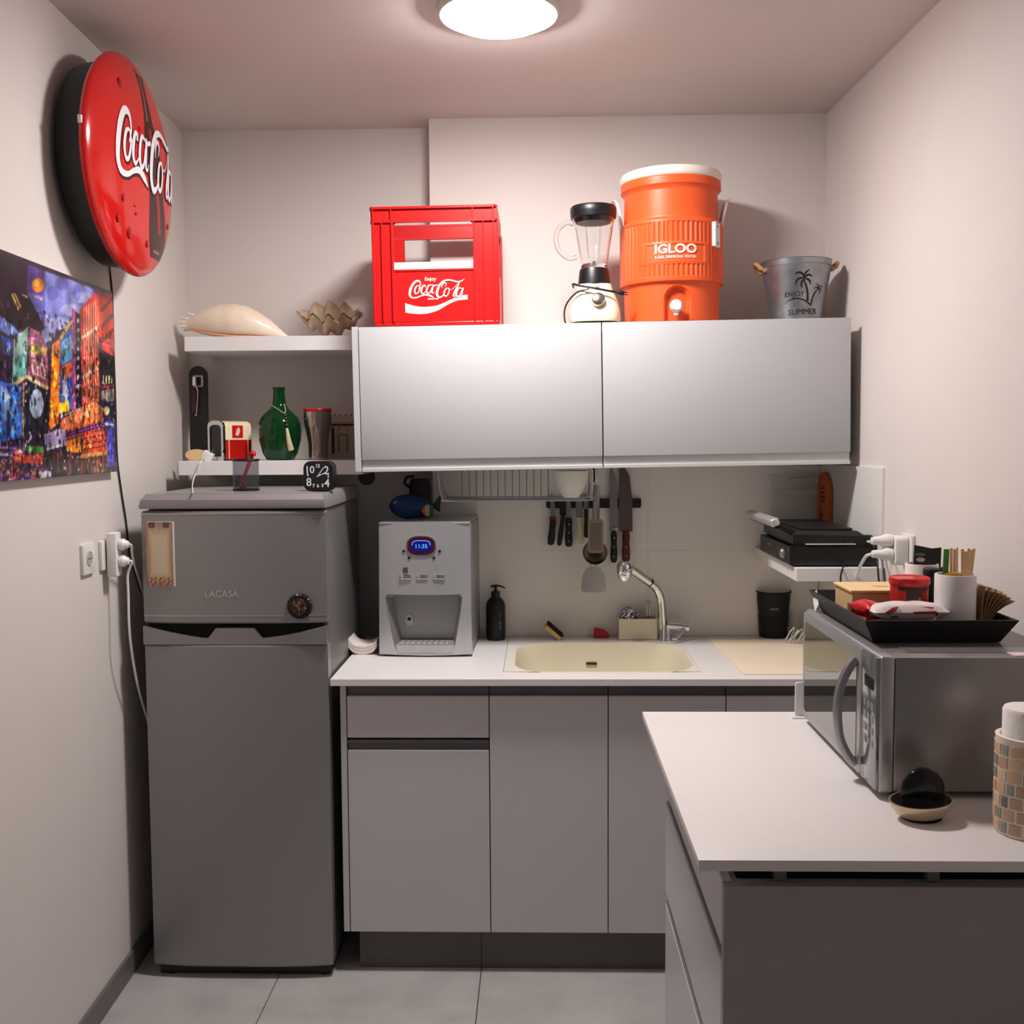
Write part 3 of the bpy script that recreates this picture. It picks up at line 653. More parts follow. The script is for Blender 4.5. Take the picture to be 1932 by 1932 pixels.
# wooden disc and charger
k = 3.53/F; p = PT(362,868,3.53)
one('wooden_coaster', 'pale wooden coaster leaning at the left end of the lower shelf', 'coaster', tf(prism(ell(0,0,21*k,11*k,20)[:20], 0, .010, 'y', .001, 1), (0,0,11*k), (.0,0,.1)), M('pale_wood', (222,190,140), .6, noise=(30,.08)), (p.x,3.575,LSZ+.0002))
p = PT(384,866,3.525)
ch = thing('phone_charger', 'white phone charger on the shelf with its cord hanging to the fridge', 'charger', (p.x,3.528,LSZ))
obj('plug_body', tf(box(-.017,.017,-.012,.014,.002,.034,.004,3), (0.004,0,0), (0,.5,0)), WHT, ch)
for i, dx in enumerate((-.006,.006)): obj('pin', tf(tube([(0,0,0),(0,0,.014)], .002, 8), (.024,dx,.028), (0,.9,0)), M('pin_metal', (110,108,106), .3, .8), ch)
bpy.context.view_layer.update(); iv = ch.matrix_world.inverted()
obj('cord', tube([iv@q for q in (PY(382,868,3.515),PY(378,872,3.492),PY(374,885,3.488),PY(367,899,3.485),PY(363,915,3.42),PZ(364,930,ZF+.003))], .0021, 8, 6), WHT, ch)
# napkin dispenser
k = 3.585/F; p = PT(437,866,3.585)
nd = thing('napkin_dispenser', 'retro chrome napkin dispenser with red and cream side', 'napkin dispenser', (p.x-.006,3.605,LSZ), rotz=-.56)
nw, ndp, nh = .036, .058, .133   # half width of the open end, half depth, height
arch = [(-nw,0),(nw,0),(nw,nh-.018),(nw-.004,nh-.008),(nw*.5,nh-.001),(0,nh),(-nw*.5,nh-.001),(-nw+.004,nh-.008),(-nw,nh-.018)]
CREAM = M('cream_enamel', (236,222,186), .3); REDE = M('red_enamel', (176,24,18), .28)
obj('body_red', join(prism([(-nw,.004),(nw,.004),(nw,nh*.52),(-nw,nh*.52)], -ndp, ndp, 'y')), REDE, nd)
obj('body_cream', prism([(-nw,nh*.52),(nw,nh*.52)]+arch[2:], -ndp, ndp, 'y', .0008, 1), CREAM, nd)
fr_in = [(x*.78, .014+z*.80) for x,z in arch]
E_ = plate_hole([(x*1.05,z*1.012) for x,z in arch], fr_in, -ndp-.010, -ndp-.0002, 'y')
obj('front_frame', E_, CHR, nd, label='chrome front frame')
obj('front_plate', prism([(x*.98,z*1.0) for x,z in fr_in], -ndp-.006, -ndp-.0002, 'y'), M('dark_chrome', (70,70,72), .2, .9), nd)
obj('base', box(-nw-.003,nw+.003,-ndp-.010,ndp+.003,0,.0045,.001,1), BLK, nd)
for z_ in (.5*nh,): pass
for y_ in (-ndp*.72, ndp*.72): obj('side_stripe', box(nw,nw+.0008,y_-.0015,y_+.0015,.006,nh-.02), M('cream_stripe', (240,226,200), .4), nd)
obj('side_picture', box(nw,nw+.001,-.027,.020,.076,.118), M('red_print', (200,22,22), .4), nd)
obj('side_motif', join(tf(fan([(-.010,-.012),(.004,-.014),(.012,.004),(.006,.016),(-.004,.008)]), (0,0,0))), M('print_pale', (226,196,186), .5), nd, (nw+.0014,-.004,.097), (PI/2,0,PI/2))
# green bottle
k = 3.60/F; p = PT(529,862,3.60)
gb = thing('glass_bottle', 'bulbous dark green glass bottle with a cord and tassel', 'bottle', (p.x,3.60,LSZ))
GG = M('green_glass', (26,116,58), .05, trans=.82, ior=1.4, noise=None)
prf = [(0,.0008),(20*k,.0008),(26*k,2*k),(33*k,14*k),(39*k,38*k),(40.5*k,56*k),(39.5*k,68*k),(35*k,80*k),(27*k,89*k),(17*k,97*k),(13*k,104*k),(11.5*k,115*k),(10.5*k,131*k),(10.5*k,133*k),(12*k,134*k),(12*k,137*k),(9.5*k,137.5*k)]
obj('glass', lathe(prf+[(max(0,r-.003),z if i > 3 else z+.004) for i,(r,z) in list(enumerate(prf))[:0:-1]]+[(0,.005)], 48), GG, gb)
TAS = M('natural_cord', (214,198,160), .8)
def on_b(x, z, d=.0015):
    r = ip([(z_,r_) for r_,z_ in prf[1:]], z)+d; y = -math.sqrt(max(0,r*r-x*x)); return (x,y,z)
obj('neck_cord', tube([on_b(-12*k,103*k), on_b(-8*k,101*k), on_b(0,97*k), on_b(8*k,92*k), on_b(15*k,88*k), on_b(16*k,92*k), on_b(13.5*k,98*k), on_b(11*k,106*k)], .0012, 6, 4), TAS, gb)
BEAD = M('brown_bead', (88,62,34), .6)
bdm = None
for i in range(4):
    q = on_b((18+1.3*i)*k, (84-6*i)*k, .004)
    if not bdm: bdm = obj('bead', lathe([(0,-.0045),(.004,-.003),(.005,0),(.004,.003),(0,.0045)], 12), BEAD, gb, q)
    else: inst(bdm, gb, q)
obj('tassel', tube([on_b(22*k,60*k,.004), on_b(23.5*k,48*k,.005), on_b(25*k,34*k,.006), on_b(27*k,20*k,.007)], lambda t: .004+.0065*t, 10, 4), TAS, gb)
# metal tumbler
k = 3.60/F; p = PT(599,862,3.585)
tb = thing('metal_tumbler', 'contoured brushed-metal tumbler with a red rim', 'tumbler', (p.x,3.60,LSZ))
def tumb(u, v):
    z = v*92*k; r = ip([(0,17*k),(3*k,18*k),(30*k,18.5*k),(52*k,22*k),(66*k,25*k),(80*k,26.5*k),(92*k,25.5*k)], z)
    fl_ = .5*(1+math.cos(8*2*PI*u))*math.exp(-((z-32*k)/(24*k))**4)*.0022; a = 2*PI*u; return ((r-fl_)*math.cos(a),(r-fl_)*math.sin(a),z)
bm = surf(tumb, 96, 40, True); bm2 = lathe([(0,0.0004),(17*k,0.0004)], 96); obj('cup', join(bm, bm2), M('warm_steel', (176,160,146), .22, .95, noise=(20,.05)), tb, ang=1.2)
obj('rim', lathe([(26*k,91*k),(27*k,94*k),(26*k,97*k),(24*k,97*k),(24*k,91*k),(26*k,91*k)], 40), RED, tb, label='red plastic rim')
obj('inside', lathe([(24*k,96*k),(15*k,60*k),(12*k,42*k),(0,41*k)], 32), M('tumbler_inside', (60,54,50), .4, .7), tb)
# classical facade box
k = 3.74/F; x0 = PT(618,862,3.74).x; x1 = -.584
bkx = thing('facade_box', 'cream box printed with a columned facade, behind the tumbler', 'box', (x0,3.745,LSZ)); bw = x1-x0-.001; bh = 82*k
FB = M('facade_cream', (196,176,160), .7); FD = M('facade_dark', (52,36,34), .7); FM_ = M('facade_mid', (150,126,112), .7)
obj('carton', box(0,bw,0,.07,0,bh), FB, bkx)
obj('cornice', box(0,bw,-.003,-.0002,bh-13*k,bh-2*k,.0006,1), FB, bkx)
obj('frieze_line', box(0,bw,-.002,-.0002,bh-19*k,bh-16*k), FD, bkx)
for i in range(8): obj('finial', tf(lathe([(0,0),(.004,0),(.003,.004),(0,.007)], 8), (.006+bw*i/8.2,.006,bh)), M('facade_brown', (110,74,54), .7), bkx)
for x in (8*k, bw-5*k-.002): obj('column_shadow', box(x,x+5*k,-.0012,-.0002,10*k,bh-22*k), FD, bkx)
obj('portal', box(19*k,40*k,-.0016,-.0002,14*k,48*k), FM_, bkx); obj('portal_door', box(24*k,35*k,-.0022,-.0016,14*k,44*k), FB, bkx)
obj('arch_relief', tf(tube([(19*k,0,53*k),(22*k,0,60*k),(30*k,0,63*k),(37*k,0,60*k),(40*k,0,53*k)], .002, 6, 4), (0,-.0012,0)), FM_, bkx)
# ================================================================ ON TOP OF THE WALL CABINETS
# red crate
CY0 = 3.335; a = PT(705,612,CY0).x; b = PT(944.5,612,CY0).x; cx = (a+b)/2; u_ = (b-a)/1360   # crop unit
CRD = M('red_crate_plastic', (190,20,20), .32, noise=(8,.03)); cw = (b-a)/2; cdp = .30
zz = lambda y: (1392-y)*u_; xx = lambda x: (x-822)*u_
ct = thing('drinks_crate', 'red plastic drinks crate with white script logo', 'crate', (cx,CY0,ctop(cx)+.0012), rot=(0,TILT,0))
def side_wall(y0, y1, sgn, name):
    t = .007
    yy0, yy1 = y0, y1
    bs = [box(xx(375),xx(1225),yy0,yy1,zz(1345),zz(800)), box(xx(140),xx(375),yy0,yy1,zz(1345),zz(285)), box(xx(1225),xx(1500),yy0,yy1,zz(1345),zz(285)), box(xx(135),xx(1490),yy0,yy1,zz(290),zz(140))]
    return obj(name, join(*bs), CRD, ct, smooth=False)
fp = side_wall(.006,.011,1,'front_panel'); side_wall(cdp-.011,cdp-.006,-1,'rear_panel')
# rounded corners of the upper window
for X, s in ((375,1),(1225,-1)):
    r = 60; pts = [(xx(X),zz(289)),(xx(X+s*r),zz(289))]+[(xx(X+s*(r-r*math.sin(t))),zz(289+r-r*math.cos(t))) for t in [PI/2*i/6 for i in range(1,7)]]
    obj('window_corner', prism(pts, .0062, .0108, 'y'), CRD, ct)
    pts = [(xx(X+s*r),zz(289)),(xx(X),zz(289))]
for sx in (-1,1):
    obj('side_panel', join(box(sx*cw*.965-.003,sx*cw*.965+.003,.010,cdp-.010,.012,.165), box(sx*cw*.965-.003,sx*cw*.965+.003,.010,cdp-.010,.30,.36), box(sx*cw*.965-.003,sx*cw*.965+.003,.010,.06,.16,.31), box(sx*cw*.965-.003,sx*cw*.965+.003,cdp-.06,cdp-.010,.16,.31)), CRD, ct, smooth=False)
obj('bottom', box(-cw+.004,cw-.004,.004,cdp-.004,0,zz(1348),.003,2), CRD, ct)
obj('top_rim', join(tf(plate_hole(rrect(xx(122),xx(1486),-.002,cdp+.002,.014,5), rrect(xx(150),xx(1460),.012,cdp-.012,.010,5), zz(158), zz(133)))), CRD, ct)
obj('ledge', join(tf(plate_hole(rrect(xx(128),xx(1492),-.001,cdp+.001,.012,5), rrect(xx(155),xx(1465),.012,cdp-.012,.010,5), zz(300), zz(280)))), CRD, ct)
for X, w_ in ((158,22),(252,16),(362,24),(1230,12),(1332,10),(1442,12),(1490,18)):
    obj('rib', box(xx(X-w_/2),xx(X+w_/2),-.001,.0062,zz(1348),zz(300),.0008,1), CRD, ct)
for X in (158,352,1222,1440): obj('rib', box(xx(X-6),xx(X+6),-.001,.0062,zz(282),zz(156),.0008,1), CRD, ct)
obj('panel_lip', box(xx(376),xx(1224),.003,.013,zz(815),zz(792),.001,1), CRD, ct)
WL = M('crate_logo_white', (232,220,206), .5); lz = lambda cx_,cy_,z: (xx(cx_), .0055-z*.01, zz(cy_))
obj('logo_script', logo(lz, grow=.74), WL, ct, label='white script lettering Coca-Cola')
up_ = [(483,1148),(560,1172),(650,1190),(740,1190),(840,1175),(950,1130),(1050,1090),(1154,1072)]; lo_ = [(483,1248),(560,1260),(650,1267),(740,1258),(840,1228),(950,1168),(1050,1130),(1154,1122)]
wv = surf(lambda u,v: (0,0,0), 8, 2); wv.free()
U8 = cat([(x,y,0) for x,y in up_],4); L8 = cat([(x,y,0) for x,y in lo_],4); wv = bmesh.new(); pv = None
for p_, q_ in zip(U8, L8):
    A_, B_2 = wv.verts.new((xx(p_.x),.0055,zz(p_.y))), wv.verts.new((xx(q_.x),.0055,zz(q_.y)))
    if pv: wv.faces.new((pv[0],pv[1],B_2,A_))
    pv = (A_,B_2)
obj('logo_wave', wv, WL, ct, label='white wave stripe')
obj('small_word', stand(text('Enjoy', 56*u_, off=.0002), (xx(760),zz(915)), .0053), WL, ct, label='small word Enjoy')
obj('small_print', box(xx(728),xx(842),.0052,.0058,zz(1114),zz(1103)), WL, ct)
wb_ = thing('white_box', 'flat white box standing inside the red crate', 'box', (cx,CY0+.075,ctop(cx)+.0012+zz(1345)+.0005), rot=(0,TILT,0))
obj('carton', box(-.178,.178,-.045,.0,0,.186,.002,1), M('glossy_white_card', (240,232,238), .35), wb_)
obj('slot', box(.12,.177,-.0458,-.0449,.178,.184), BLK, wb_)
# blender
BY = 3.425; k = BY/F/5.22; bxp = PT(1122,608,BY); ub = k
z5 = lambda y: (1668-y)*ub
bd = thing('blender', 'cream countertop blender with a clear jug beside the orange cooler', 'blender', (bxp.x,BY,ctop(bxp.x)+.0010), rot=(0,TILT,0))
CRM = M('cream_blender_plastic', (240,228,200), .28, noise=(10,.015))
def sq(r, z, e=3.2, n=40):
    o_ = []
    for i in range(n):
        t = 2*PI*i/n; c, s = math.cos(t), math.sin(t); o_.append((r*math.copysign(abs(c)**(2/e),c), r*.92*math.copysign(abs(s)**(2/e),s), z))
    return o_
obj('foot_ring', loft([sq(225*ub,0),sq(232*ub,z5(1648))]), BLK, bd)
obj('base', loft([sq(238*ub,z5(1648)),sq(250*ub,z5(1620)),sq(245*ub,z5(1540)),sq(230*ub,z5(1470)),sq(205*ub,z5(1400)),sq(178*ub,z5(1350)),sq(170*ub,z5(1300)),sq(165*ub,z5(1285))]), CRM, bd, ang=1)
obj('collar', lathe([(0,z5(1285)),(158*ub,z5(1285)),(155*ub,z5(1255)),(143*ub,z5(1150)),(135*ub,z5(1128)),(0,z5(1128))], 40), BLK, bd)
CG = M('clear_glass', (250,252,252), .02, trans=1, ior=1.3)
jp = [(122*ub,z5(1127)),(128*ub,z5(1100)),(160*ub,z5(900)),(190*ub,z5(720)),(208*ub,z5(640)),(212*ub,z5(600))]
obj('jug', lathe([(0,z5(1127))]+jp+[(r-.003,z) for r,z in jp[::-1]][:-1]+[(115*ub,z5(1085)),(0,z5(1085))], 44), CG, bd, label='clear glass jug')
obj('jug_handle', tube([(-196*ub,0,z5(690)),(-260*ub,0,z5(680)),(-340*ub,0,z5(740)),(-365*ub,0,z5(840)),(-330*ub,0,z5(950)),(-240*ub,0,z5(1020)),(-165*ub,0,z5(1010))], .0075, 10, 5), CG, bd, label='clear glass handle')
rbm = None
for i in range(8):
    t = 2*PI*(i+.4)/8; 
    obj('jug_rib', tube([((140*ub)*math.cos(t),(140*ub)*math.sin(t),z5(1000)),((183*ub)*math.cos(t),(183*ub)*math.sin(t),z5(740))], .0016, 6), CG, bd)
obj('blade', join(box(-50*ub,50*ub,-.004,.004,z5(1078),z5(1068)), box(-.004,.004,-50*ub,50*ub,z5(1072),z5(1060)), tube([(0,0,z5(1090)),(0,0,z5(1060))],.005,8)), SSTL, bd)
obj('lid', lathe([(0,z5(690)),(170*ub,z5(690)),(195*ub,z5(650)),(219*ub,z5(648)),(224*ub,z5(600)),(224*ub,z5(555)),(212*ub,z5(535)),(120*ub,z5(530)),(110*ub,z5(535)),(0,z5(535))], 44), BLK, bd)
obj('knob', tf(lathe([(0,.018),(40*ub,.018),(62*ub,.014),(70*ub,.004),(70*ub,0)], 28), (25*ub,-.238*.92*1000*ub*.93,z5(1455)), (PI/2-.28,0,0)), SSTL, bd, label='round silver speed knob')
kc = bd.children[-1]; kc.location = (0,0,0)
obj('badge', stand(text('88',45*ub,off=.0003), (18*ub,z5(1345)), -172*ub), M('dark_grey_print', (40,38,36), .5), bd)
obj('cord', tube([(-200*ub,.02,z5(1290)),(-210*ub,-120*ub,z5(1285)),(-150*ub,-190*ub,z5(1310)),(0,-235*ub,z5(1345)),(150*ub,-225*ub,z5(1375)),(230*ub,-190*ub,z5(1385))], .0034, 8, 6), BLK, bd)
obj('cord_loop', tube([(-60*ub,-215*ub,z5(1345)),(-170*ub,-190*ub,z5(1370)),(-260*ub,-120*ub,z5(1450)),(-295*ub,-100*ub,z5(1540)),(-290*ub,-100*ub,z5(1640)),(-270*ub,-60*ub,z5(1664))], .0026, 8, 6), BLK, bd)
obj('plug', tf(join(tf(lathe([(0,0),(16*ub,0),(24*ub,40*ub),(20*ub,70*ub),(0,70*ub)], 14)), tube([(-10*ub,0,70*ub),(-10*ub,0,105*ub)],.0016,6), tube([(10*ub,0,70*ub),(10*ub,0,105*ub)],.0016,6)), (205*ub,-200*ub,z5(1380)), (0,1.75,0)), BLK, bd)
# orange drinks cooler
KY = 3.505; k = KY/F/5.22; kp = PT(1267,604,KY); uc = k
ck_ = thing('drinks_cooler', 'orange insulated drinks cooler with white lid and tap', 'cooler', (kp.x,KY,ctop(kp.x)+.002), rot=(0,TILT,0))
OR = M('orange_plastic', (238,92,40), .42, noise=(10,.03))
zq = lambda y: (1664-y)*uc
CP = [(0,440),(6,452),(zq(1330)/uc,458),(zq(1302)/uc,470),(zq(1294)/uc,494),(zq(1270)/uc,496),(zq(735)/uc,492),(zq(715)/uc,480),(zq(705)/uc,450),(zq(440)/uc,446),(zq(415)/uc,462),(zq(400)/uc,478),(zq(330)/uc,478),(zq(318)/uc,470)]
def coolr(th, z):
    zu = z/uc; r = ip(CP, zu)
    a = th*180/PI      # angle from the front, degrees
    if zq(1255)/uc < zu < zq(760)/uc:      # ribbed band
        inpl = abs(a-(-2)) < 39 and zq(1130)/uc < zu < zq(950)/uc
        if inpl:
            e = max(abs(a+2)/36, abs(zu-zq(1040)/uc)/84); r += -6 if e < .93 else 3
        elif abs(a+2) < 75 and not (abs(a+2) < 40 and zq(1145)/uc < zu < zq(935)/uc):
            ph = (a+2)/5.4; f = ph-math.floor(ph); r += 0 if f < .55 else -10
    if zu < zq(1300)/uc:                    # arched recess for the tap
        w = 15.5; zc = zq(1470)/uc; dz = max(0, zu-zc); e = math.hypot(a/w, dz/(130)) if zu > zc else abs(a)/w
        r -= 62*max(0, min(1, (1.0-e)/.12))
    return r*uc
nz = 150; ZT_ = zq(318); na = 260
def csurf(u, v):
    th = (u-.5)*2*PI; z = ZT_*v; r = coolr(th, z); return (r*math.sin(th), -r*math.cos(th), z)
cb_ = surf(csurf, na, nz, True); cb_.verts.ensure_lookup_table(); cb_.faces.new([cb_.verts[i] for i in range(na)])
obj('body', cb_, OR, ck_, ang=.5)
LIDW = M('white_cooler_lid', (236,226,216), .45)
obj('lid', lathe([(0,zq(335)),(462*uc,zq(335)),(476*uc,zq(322)),(484*uc,zq(310)),(484*uc,zq(262)),(470*uc,zq(238)),(440*uc,zq(228)),(300*uc,zq(224)),(0,zq(224))], 72), LIDW, ck_, label='white screw lid')
tapz = zq(1528); ty = -(452-62)*uc
obj('tap_button', tf(lathe([(0,.016),(40*uc,.016),(56*uc,.010),(60*uc,0)], 28), (-15*uc,ty-.03,tapz), (PI/2,0,0)), WHT, ck_, label='white tap button')
obj('tap_stem', tf(join(tf(lathe([(34*uc,0),(30*uc,.034),(0,.034)],20), rot=(PI/2,0,0)), tube([(0,-.030,-.005),(0,-.033,-.028)], .0075, 12)), (-15*uc,ty+.004,tapz)), WHT, ck_)
for s in (-1,1):
    obj('handle', loft([[(s*(455+b_)*uc, y, zq(z_)) for b_,y,z_ in ((-6+o_,-.035,zz_),(18+o_,-.035,zz_-6),(18+o_,.035,zz_-6),(-6+o_,.035,zz_))] for o_,zz_ in ((10,760),(22,690),(40,600),(66,500),(96,475))]), WHT, ck_, label='white carrying handle')
th = 50*PI/180; hr = 497*uc
obj('latch_plate', tf(join(box(-58*uc,-18*uc,-.010,.004,zq(970),zq(745),.002), box(-20*uc,58*uc,-.0035,.004,zq(975),zq(750),.001)), (hr*math.sin(th),-hr*math.cos(th),0), (0,0,th)), WHT, ck_, label='white catch plate')
for z_ in (940,785): obj('screw', tf(lathe([(0,.002),(.004,.0015),(.0045,0)], 10), (hr*math.sin(th)+.004,-hr*math.cos(th)-.004,zq(z_)), (PI/2,0,th)), M('dark_screw', (60,60,60), .4, .6), ck_)
def oncyl(r, th0=0): return lambda x, z: (r*math.sin(x/r+th0), -r*math.cos(x/r+th0), z)
rr_ = (496-6)*uc+.0020
t1 = warp(text('IGLOO', 112*uc, off=.0012, res=4), lambda x,y: (x,y,0)); tf(t1, (0,zq(1042),0), sc=(1.15,1,1)); warp(t1, oncyl(rr_,-.035))
obj('brand_letters', t1, M('white_print', (246,236,228), .5), ck_, label='white letters IGLOO')
t1 = text('5-GAL DRINKING WATER', 34*uc, off=.0002, res=2); tf(t1, (0,zq(1090),0)); warp(t1, oncyl(rr_,-.035)); obj('capacity_letters', t1, MATS['white_print'], ck_, label='white letters 5-GAL DRINKING WATER')
# galvanized bucket
GY_ = 3.50; k = GY_/F; bp_ = PT(1502,603,GY_); ug = k/6.44
gbk = thing('metal_bucket', 'small galvanized bucket with rope handles and palm print', 'bucket', (bp_.x,GY_,ctop(bp_.x)+.0015), rot=(0,TILT,0))
GAL = M('galvanized_zinc', (158,160,164), .38, .85, noise=(22,.16), bump=(40,.1)); zb_ = lambda y: (1042-y)*ug
gp_ = [(285*ug,0),(287*ug,.001),(405*ug,zb_(395)),(412*ug,zb_(388)),(404*ug,zb_(382)),(410*ug,zb_(325)),(416*ug,zb_(320)),(410*ug,zb_(314))]
obj('pail', lathe([(0,0)]+gp_+[(r-.002,z) for r,z in gp_[::-1] if z > .004]+[(0,.003)], 56), GAL, gbk)
ROPE = M('brown_rope', (176,132,86), .9, noise=(120,.3), bump=(150,.8))
for s in (-1,1):
    obj('rope_handle', tube([(s*400*ug,-.030,zb_(420)),(s*440*ug,-.032,zb_(400)),(s*478*ug,-.012,zb_(345)),(s*482*ug,.012,zb_(335)),(s*445*ug,.032,zb_(390)),(s*400*ug,.030,zb_(420))], .006, 10, 5), ROPE, gbk)
    for y in (-.030,.030): obj('rope_knot', tf(lathe([(0,-.008),(.008,-.005),(.010,0),(.008,.005),(0,.008)], 12), (s*396*ug*.985,y,zb_(425))), ROPE, gbk)
INK = M('black_ink', (14,13,14), .6)
def onb(cx_, cy_, d=.0008):
    z = zb_(cy_); r = (287+(405-287)*z/zb_(395))*ug+d; th = (cx_-800)*ug/r; return (r*math.sin(th), -r*math.cos(th), z)
def inkstroke(ss): 
    b_ = ribbon([[(x,-y,w) for x,y,w in s] for s in ss], 6)
    for v in b_.verts: v.co = Vector(onb(v.co.x, -v.co.y))
    return b_
obj('palm_trunks', inkstroke([[(800,575,14),(835,660,22),(852,740,24),(856,815,28)],[(1000,668,10),(950,720,14),(915,790,16),(905,850,20)],[(585,840,4),(650,800,10),(730,785,14),(820,810,16),(880,850,18),(910,868,10)]]), INK, gbk)
obj('palm_leaves', inkstroke([[(805,560,10),(780,510,22),(735,495,22),(690,515,4)],[(800,560,10),(815,505,22),(845,478,18),(868,462,4)],[(805,562,12),(845,525,24),(880,530,20),(905,548,4)],[(800,562,12),(750,560,22),(718,590,22),(706,638,4)],[(805,565,12),(850,575,24),(875,600,20),(882,634,4)],[(800,568,12),(780,600,22),(775,640,18),(786,668,4)],
   [(1000,665,8),(985,632,12),(958,620,3)],[(1002,662,8),(1035,642,12),(1072,658,3)],[(1000,668,8),(965,662,12),(930,678,3)],[(1002,668,8),(1040,675,12),(1058,718,3)],[(1000,668,8),(1018,700,12),(1006,748,3)]]), INK, gbk)
for s_, x_, y_, sz in (('ENJOY',700,762,78),('SUMMER',808,968,92)):
    t1 = text(s_, sz, off=.0, res=3); warp(t1, lambda x,y: onb(x_+x, y_-y-.035*x)); obj('print_words', t1, INK, gbk, label='black word '+s_)
# ================================================================ DISH RACK AND WHITE BOWL UNDER THE CABINET
YK = 3.50; WIRE = M('rack_wire', (170,170,172), .3, .85)
rz0 = PY(1000,941,YK).z; rzt = 1.4935
xl_, xr_ = PY(838,930,YK).x, PY(1112,930,YK).x
rk = thing('dish_rack', 'metal wire dish rack hanging below the left wall cabinet', 'dish rack', ((xl_+xr_)/2,YK,rz0)); hx = (xr_-xl_)/2; rt = rzt-rz0
for y in (-.09, .10):
    obj('frame_wire', tube([(-hx-.012,y,rt-.004),(-hx-.006,y,.035),(-hx+.004,y,.006),(-hx+.022,y,0),(0,y,0),(hx-.012,y,0),(hx,y,.008),(hx+.004,y,.03),(hx+.006,y,rt-.004)], .0032, 8, 4), WIRE, rk)
for x in (-hx+.02, hx-.012): obj('cross_wire', tube([(x,-.09,0),(x,.10,0)], .0026, 8), WIRE, rk)
for y in (-.03,.04): obj('long_wire', tube([(-hx+.02,y,0),(hx-.012,y,0)], .0020, 6), WIRE, rk)
pwm = None; DW = M('thin_dark_wire', (70,68,68), .4, .6)
for i in range(13):
    x = -hx+.052+.0243*i
    if not pwm: pwm = obj('plate_wire', tube([(0,.10,rt-.004),(0,.10,0),(0,-.02,-.001)], .0010, 6), DW, rk, (x,0,0))
    else: inst(pwm, rk, (x,0,0))
b0 = PY(1078,938,YK)
bw_ = one('bowl', 'plain white bowl standing in the dish rack', 'bowl', lathe([(0,0),(.026,0),(.028,.004),(.040,.022),(.052,.050),(.0595,.088),(.0575,.088),(.050,.050),(.038,.024),(0,.007)], 48), M('white_glaze', (238,236,228), .22), (b0.x,YK+.01,rz0+.0035))
# ================================================================ KNIFE STRIP
YW = YP-.008
def wx(px, py=1000): return PY(px, py, YW-.02).x
def wz(py, px=1100): return PY(px, py, YW-.02).z
ms = thing('knife_strip', 'black magnetic knife strip on the backsplash', 'knife strip', ((wx(1031)+wx(1210))/2,YW,wz(959))); hw = (wx(1210)-wx(1031))/2; mh = wz(941)-wz(959)
obj('bar', prism(rrect(-hw,hw,0,mh,.006,4), -.014, 0, 'y', .001, 1), BLK, ms)
for x in (-hw+.012, hw-.012): obj('screw', tf(lathe([(0,.002),(.004,.0015),(.005,0)], 12), (x,-.0142,mh/2), (PI/2,0,0)), M('dark_screw', (60,60,60), .4, .6), ms)
BLD = M('knife_blade', (150,146,142), .28, .95, noise=(30,.04)); BLD2 = M('knife_blade_dark', (112,98,92), .3, .9, noise=(30,.05))
def knife(label, pxc, ytip, yb, yend, wb, wh, hm, bm_=None, coll=None, slant=0, point=1, kind='knife', rivets=0):
    k_ = YW/F; z0, zb, zt = wz(yend,pxc), wz(yb,pxc), wz(ytip,pxc); x = wx(pxc, yb)
    t = thing('kitchen_knife' if kind == 'knife' else 'peeler', label, kind, (x, YW-.0145, z0), group='knives on the magnetic strip')
    w = wb*k_/2; h = zt-z0; hb = zb-z0; q = wh*k_/2; s = slant*k_
    pts = [(-w,hb),(w,hb),(w*.95,hb+(h-hb)*.45),(w*.55 if point else w*.8,hb+(h-hb)*.8),(-w*.6 if point else w*.4,h),(-w,h-.012 if not point else h-.02)]
    obj('blade', prism(pts, -.0022, -.0002, 'y'), bm_ or BLD, t)
    obj('handle', loft([[(cx_+s*tt+wq*q*math.cos(a), -.009+.008*math.sin(a), zq_) for a in [2*PI*i/14 for i in range(14)]] for cx_,wq,zq_,tt in ((0,.55,0,1),(0,.95,.006,1),(0,1.05,hb*.3,.7),(0,.85,hb*.6,.4),(0,.95,hb*.85,.1),(0,.8,hb+.002,0))]), hm, t)
    if coll: obj('bolster', box(-q*1.0,q*1.0,-.013,-.003,hb-.004,hb+.012,.002), coll, t)
    for i in range(rivets): obj('rivet', tf(lathe([(0,.001),(.0022,.0006),(.0025,0)], 10), (s*.3,-.0172,hb*(.2+.3*i)), (PI/2,0,0)), CHR, t)
KB = M('knife_handle_black', (20,18,20), .45); KR = M('knife_handle_oxblood', (84,26,24), .45); KC = M('knife_handle_cream', (206,200,160), .5); KRED = M('red_bolster', (150,34,28), .45)
knife('small knife with a red collar and black handle, first on the strip', 1043, 930, 981, 1028, 9, 13, KB, None, KRED, slant=-4)
knife('black peeler with a slim handle on the knife strip', 1062, 938, 972, 1029, 12, 9, KB, KB, kind='peeler', point=0, slant=-7)
knife('small knife with a riveted black handle next to the peeler', 1073, 928, 978, 1031, 9, 14, KB, None, None, rivets=3)
knife('small knife with a cream handle on the strip', 1093, 930, 977, 1026, 13, 10, KC, None, None, point=0, slant=4)
knife('small knife with a thin black handle half behind the grater', 1106, 930, 962, 1014, 9, 9, KB)
knife('long slicing knife with riveted black handle', 1158, 876, 1002, 1061, 15, 13, KB, None, M('steel_bolster', (190,188,184), .25, .9), rivets=3)
knife('broad chef knife with dark red handle', 1181, 872, 1003, 1060, 25, 15, KR, BLD2, None, rivets=2)
